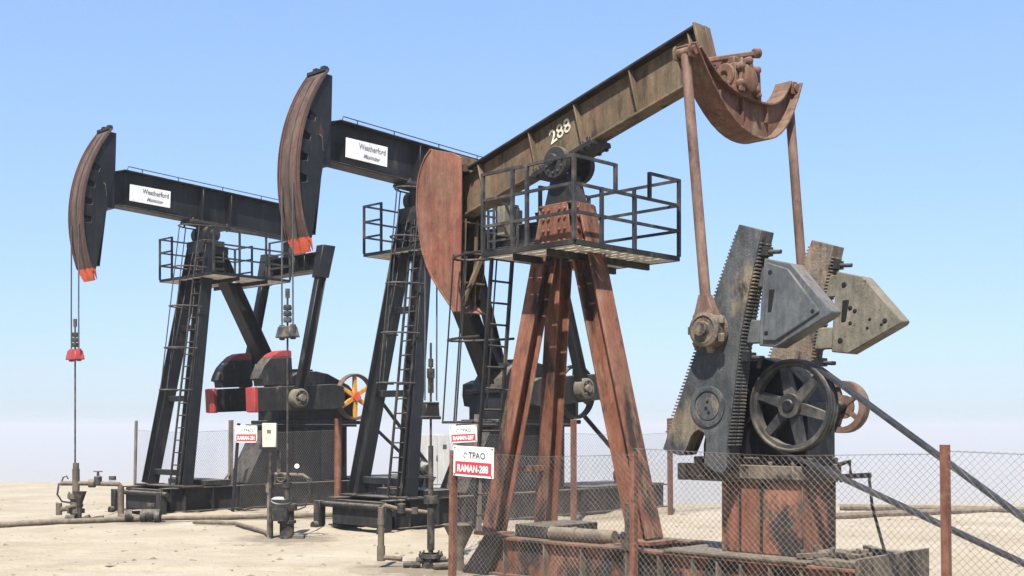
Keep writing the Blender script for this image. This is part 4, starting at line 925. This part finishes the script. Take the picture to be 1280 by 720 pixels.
def well_near():
    c = world1(2.6, 0)
    root = thing('well_head', 'black well head column with funnel at the end of the near fence', 'well head', (c[0], c[1], 0), 0, 'well heads')
    V = lambda a, b, c: Vector((a, b, c))
    t = MB(); t.tube(V(0, 0, .2), V(0, 0, 1.9), .040, 12); t.tube(V(0, 0, .28), V(0, 0, 1.05), .058, 12); t.tube(V(0, 0, 1.0), V(0, 0, 1.12), .11, 12)
    t.build('stuffing_column', 'valve', root)
    t = MB(); t.tube(V(0, 0, -.1), V(0, 0, .22), .14, 16); t.tube(V(0, 0, .16), V(0, 0, .22), .19, 16); t.tube(V(-.22, -.05, .12), V(.24, -.05, .14), .055, 10); t.tube(V(.05, -.25, .05), V(.3, -.18, .06), .055, 10)
    for k in range(8): t.tube(V(.165 * math.cos(k * .785), .165 * math.sin(k * .785), .12), V(.165 * math.cos(k * .785), .165 * math.sin(k * .785), .26), .016, 6)
    t.build('casing_flange', 'valve', root)
    t = MB(); t.lathe(V(.46, -.25, .10), (0, 0, 1), [(.06, 0), (.075, .22), (.25, .58), (.265, .60), (.23, .60), (.05, .22), (.04, 0)], 18); t.tube(V(.46, -.25, -.05), V(.46, -.25, .14), .07, 10); t.build('funnel', 'pipe', root)
    t = MB(); t.path([V(0, 0, .86), V(-.2, .02, .88), V(-.45, .03, .90), V(-.72, .05, .97), V(-.78, .05, .90), V(-.78, .05, .7)], .032, 10)
    t.tube(V(-.78, .05, .94), V(-.78, .05, .1), .050, 12); t.tube(V(-.78, .05, .1), V(-.78, .05, .34), .064, 12); t.tube(V(-.78, .05, .66), V(-.78, .05, .76), .060, 12); t.tube(V(-.78, .05, .16), V(-.45, 0, .14), .04, 8)
    t.build('flow_pipe', 'pipe', root)
    t = MB(); t.lathe(V(-.46, .03, .92), (0, 0, 1), [(0, -.07), (.07, -.07), (.07, .07), (.02, .09), (.02, .13), (0, .13)], 12, False); t.box(V(-.25, 0, .89), .09, .09, .1)
    wheel(t, V(-.46, .03, 1.05), (0, 0, 1), .07); t.build('valve', 'valve', root)
    t = MB(); t.tube(V(-.42, -.05, .05), V(-.16, -.05, .06), .06, 10); t.build('ground_fitting', 'valve', root)
well_near()
# long flow line along the sand
t = MB()
pts = [(-19, 22.6), (-11.09, 25.26), (-9.74, 26.29), (-8.6, 26.9)]
t.path([Vector((a, b, .07)) for a, b in pts], .062, 12)
fp = t.build('flow_line', 'pipe'); tag(fp, 'long sandy pipeline lying on the ground at the left', 'pipeline')
t = MB()
for (a, b) in ((-8.5, 26.93), (-8.18, 26.93)): t.lathe((a, b, .12), (1, .1, 0), [(0, -.06), (.17, -.06), (.17, .06), (0, .06)], 14, False)
t.lathe((-8.34, 26.93, .16), (1, .1, 0), [(0, -.14), (.12, -.14), (.15, 0), (.12, .14), (0, .14)], 14, False); t.tube((-8.34, 26.93, .16), (-8.34, 26.93, .38), .06, 10); t.tube((-8.9, 26.8, .14), (-8.75, 26.85, .14), .15, 12); t.box((-8.34, 26.93, .38), .16, .1, .08)
t.build('gate_valve', 'valve', fp)
t = MB(); t.path([Vector((a, b, .08)) for a, b in ((-8.1, 26.95), (-6.3, 27.3), (-4.4, 27.9), (-3.2, 28.6))], .055, 10)
tag(t.build('flow_line', 'pipe'), 'thin pipe running past the skid of the leftmost pump', 'pipeline')
t = MB(); t.path([Vector((a, b, .07)) for a, b in ((-7.1, 26.0), (-6.1, 25.7), (-5.0, 23.6), (-4.8, 23.0))], .045, 10)
tag(t.build('flow_line', 'pipe'), 'short pipe on the sand leading to the middle well head', 'pipeline')
t = MB(); t.path([Vector((a, b, .08)) for a, b in ((-9.2, 27.47), (-9.0, 27.3), (-8.5, 27.05))], .065, 10)
tag(t.build('flow_line', 'pipe'), 'short pipe joining the left well head to the gate valve', 'pipeline')
for pts, z, lab in ((((8.6, 30.6), (11.5, 30.0), (15.5, 28.9), (21, 28)), .08, 'dark pipeline on the far edge of the plateau at right'), (((7.6, 27.6), (9.5, 28.6), (12.0, 29.6)), .07, 'thin pipe branching behind the nearest pump at right')):
    t = MB(); t.path([Vector((a, b, z)) for a, b in pts], .085, 8); tag(t.build('flow_line', 'pipe'), lab, 'pipeline')
# control cabinet behind the middle pump
t = MB(); t.box((0, 0, .72), .95, .5, 1.44); cb = t.build('control_cabinet', 'cabinet', None, .015); cb.location = (-2.30, 35.0, .36); cb.rotation_euler = (0, 0, .12); cb.scale = (.95, 1, 1.12); tag(cb, 'pale grey electrical cabinet behind the ladder of the middle pump', 'cabinet')
t = MB(); t.box((-.2, -.262, .75), .50, .02, 1.3); t.box((.24, -.262, .75), .36, .02, 1.3); d_ = t.build('door', 'cabinet', cb, .006)
t = MB(); t.box((.03, -.28, .8), .03, .03, .14); t.box((.28, -.276, 1.1), .12, .006, .12); t.build('handle', 'sheave', d_)
t = MB(); t.rng(-.42, .42, -.2, .2, -.36, 0); t.build('plinth', 'conc', cb)

# ------------------------------------------------------------------ pebbles and clods (nobody could count them)
t = MB(); rnd = random.Random(3)
for i in range(4200):
    y = 11 + 26 * rnd.random() ** .8; x = (rnd.random() - .5) * 1.0 * y
    s = .008 + .05 * rnd.random() ** 6; z = height(x, y)
    vs = [(x + s * 1.3 * (rnd.random() + .5) * a, y + s * (rnd.random() + .5) * b, z + s * .6 * (rnd.random() + .4) * c) for a, b, c in ((1, 0, 0), (0, 1, 0), (-1, 0, 0), (0, -1, 0), (0, 0, 1))]
    t.add(vs, [(0, 1, 4), (1, 2, 4), (2, 3, 4), (3, 0, 4)])
t.build('pebbles', 'conc', None, smooth=False, kind='stuff', label='scattered small stones on the sand', category='gravel')

# ------------------------------------------------------------------ the hazy air over the valley
me = bpy.data.meshes.new('haze'); hz = MB(); hz.box((0, 0, -76.5), 70000, 70000, 177)
me.from_pydata(hz.v, [], hz.f)
hm = bpy.data.materials.new('valley haze'); hm.use_nodes = True; nt = hm.node_tree
nt.nodes.remove(nt.nodes['Principled BSDF']); pv = nt.nodes.new('ShaderNodeVolumePrincipled')
pv.inputs['Color'].default_value = (.95, .93, .915, 1); pv.inputs['Density'].default_value = .0007; pv.inputs['Anisotropy'].default_value = .1
nt.links.new(pv.outputs[0], nt.nodes['Material Output'].inputs['Volume'])
me.materials.append(hm); ho = bpy.data.objects.new('haze', me); COL.objects.link(ho); ho['kind'] = 'stuff'
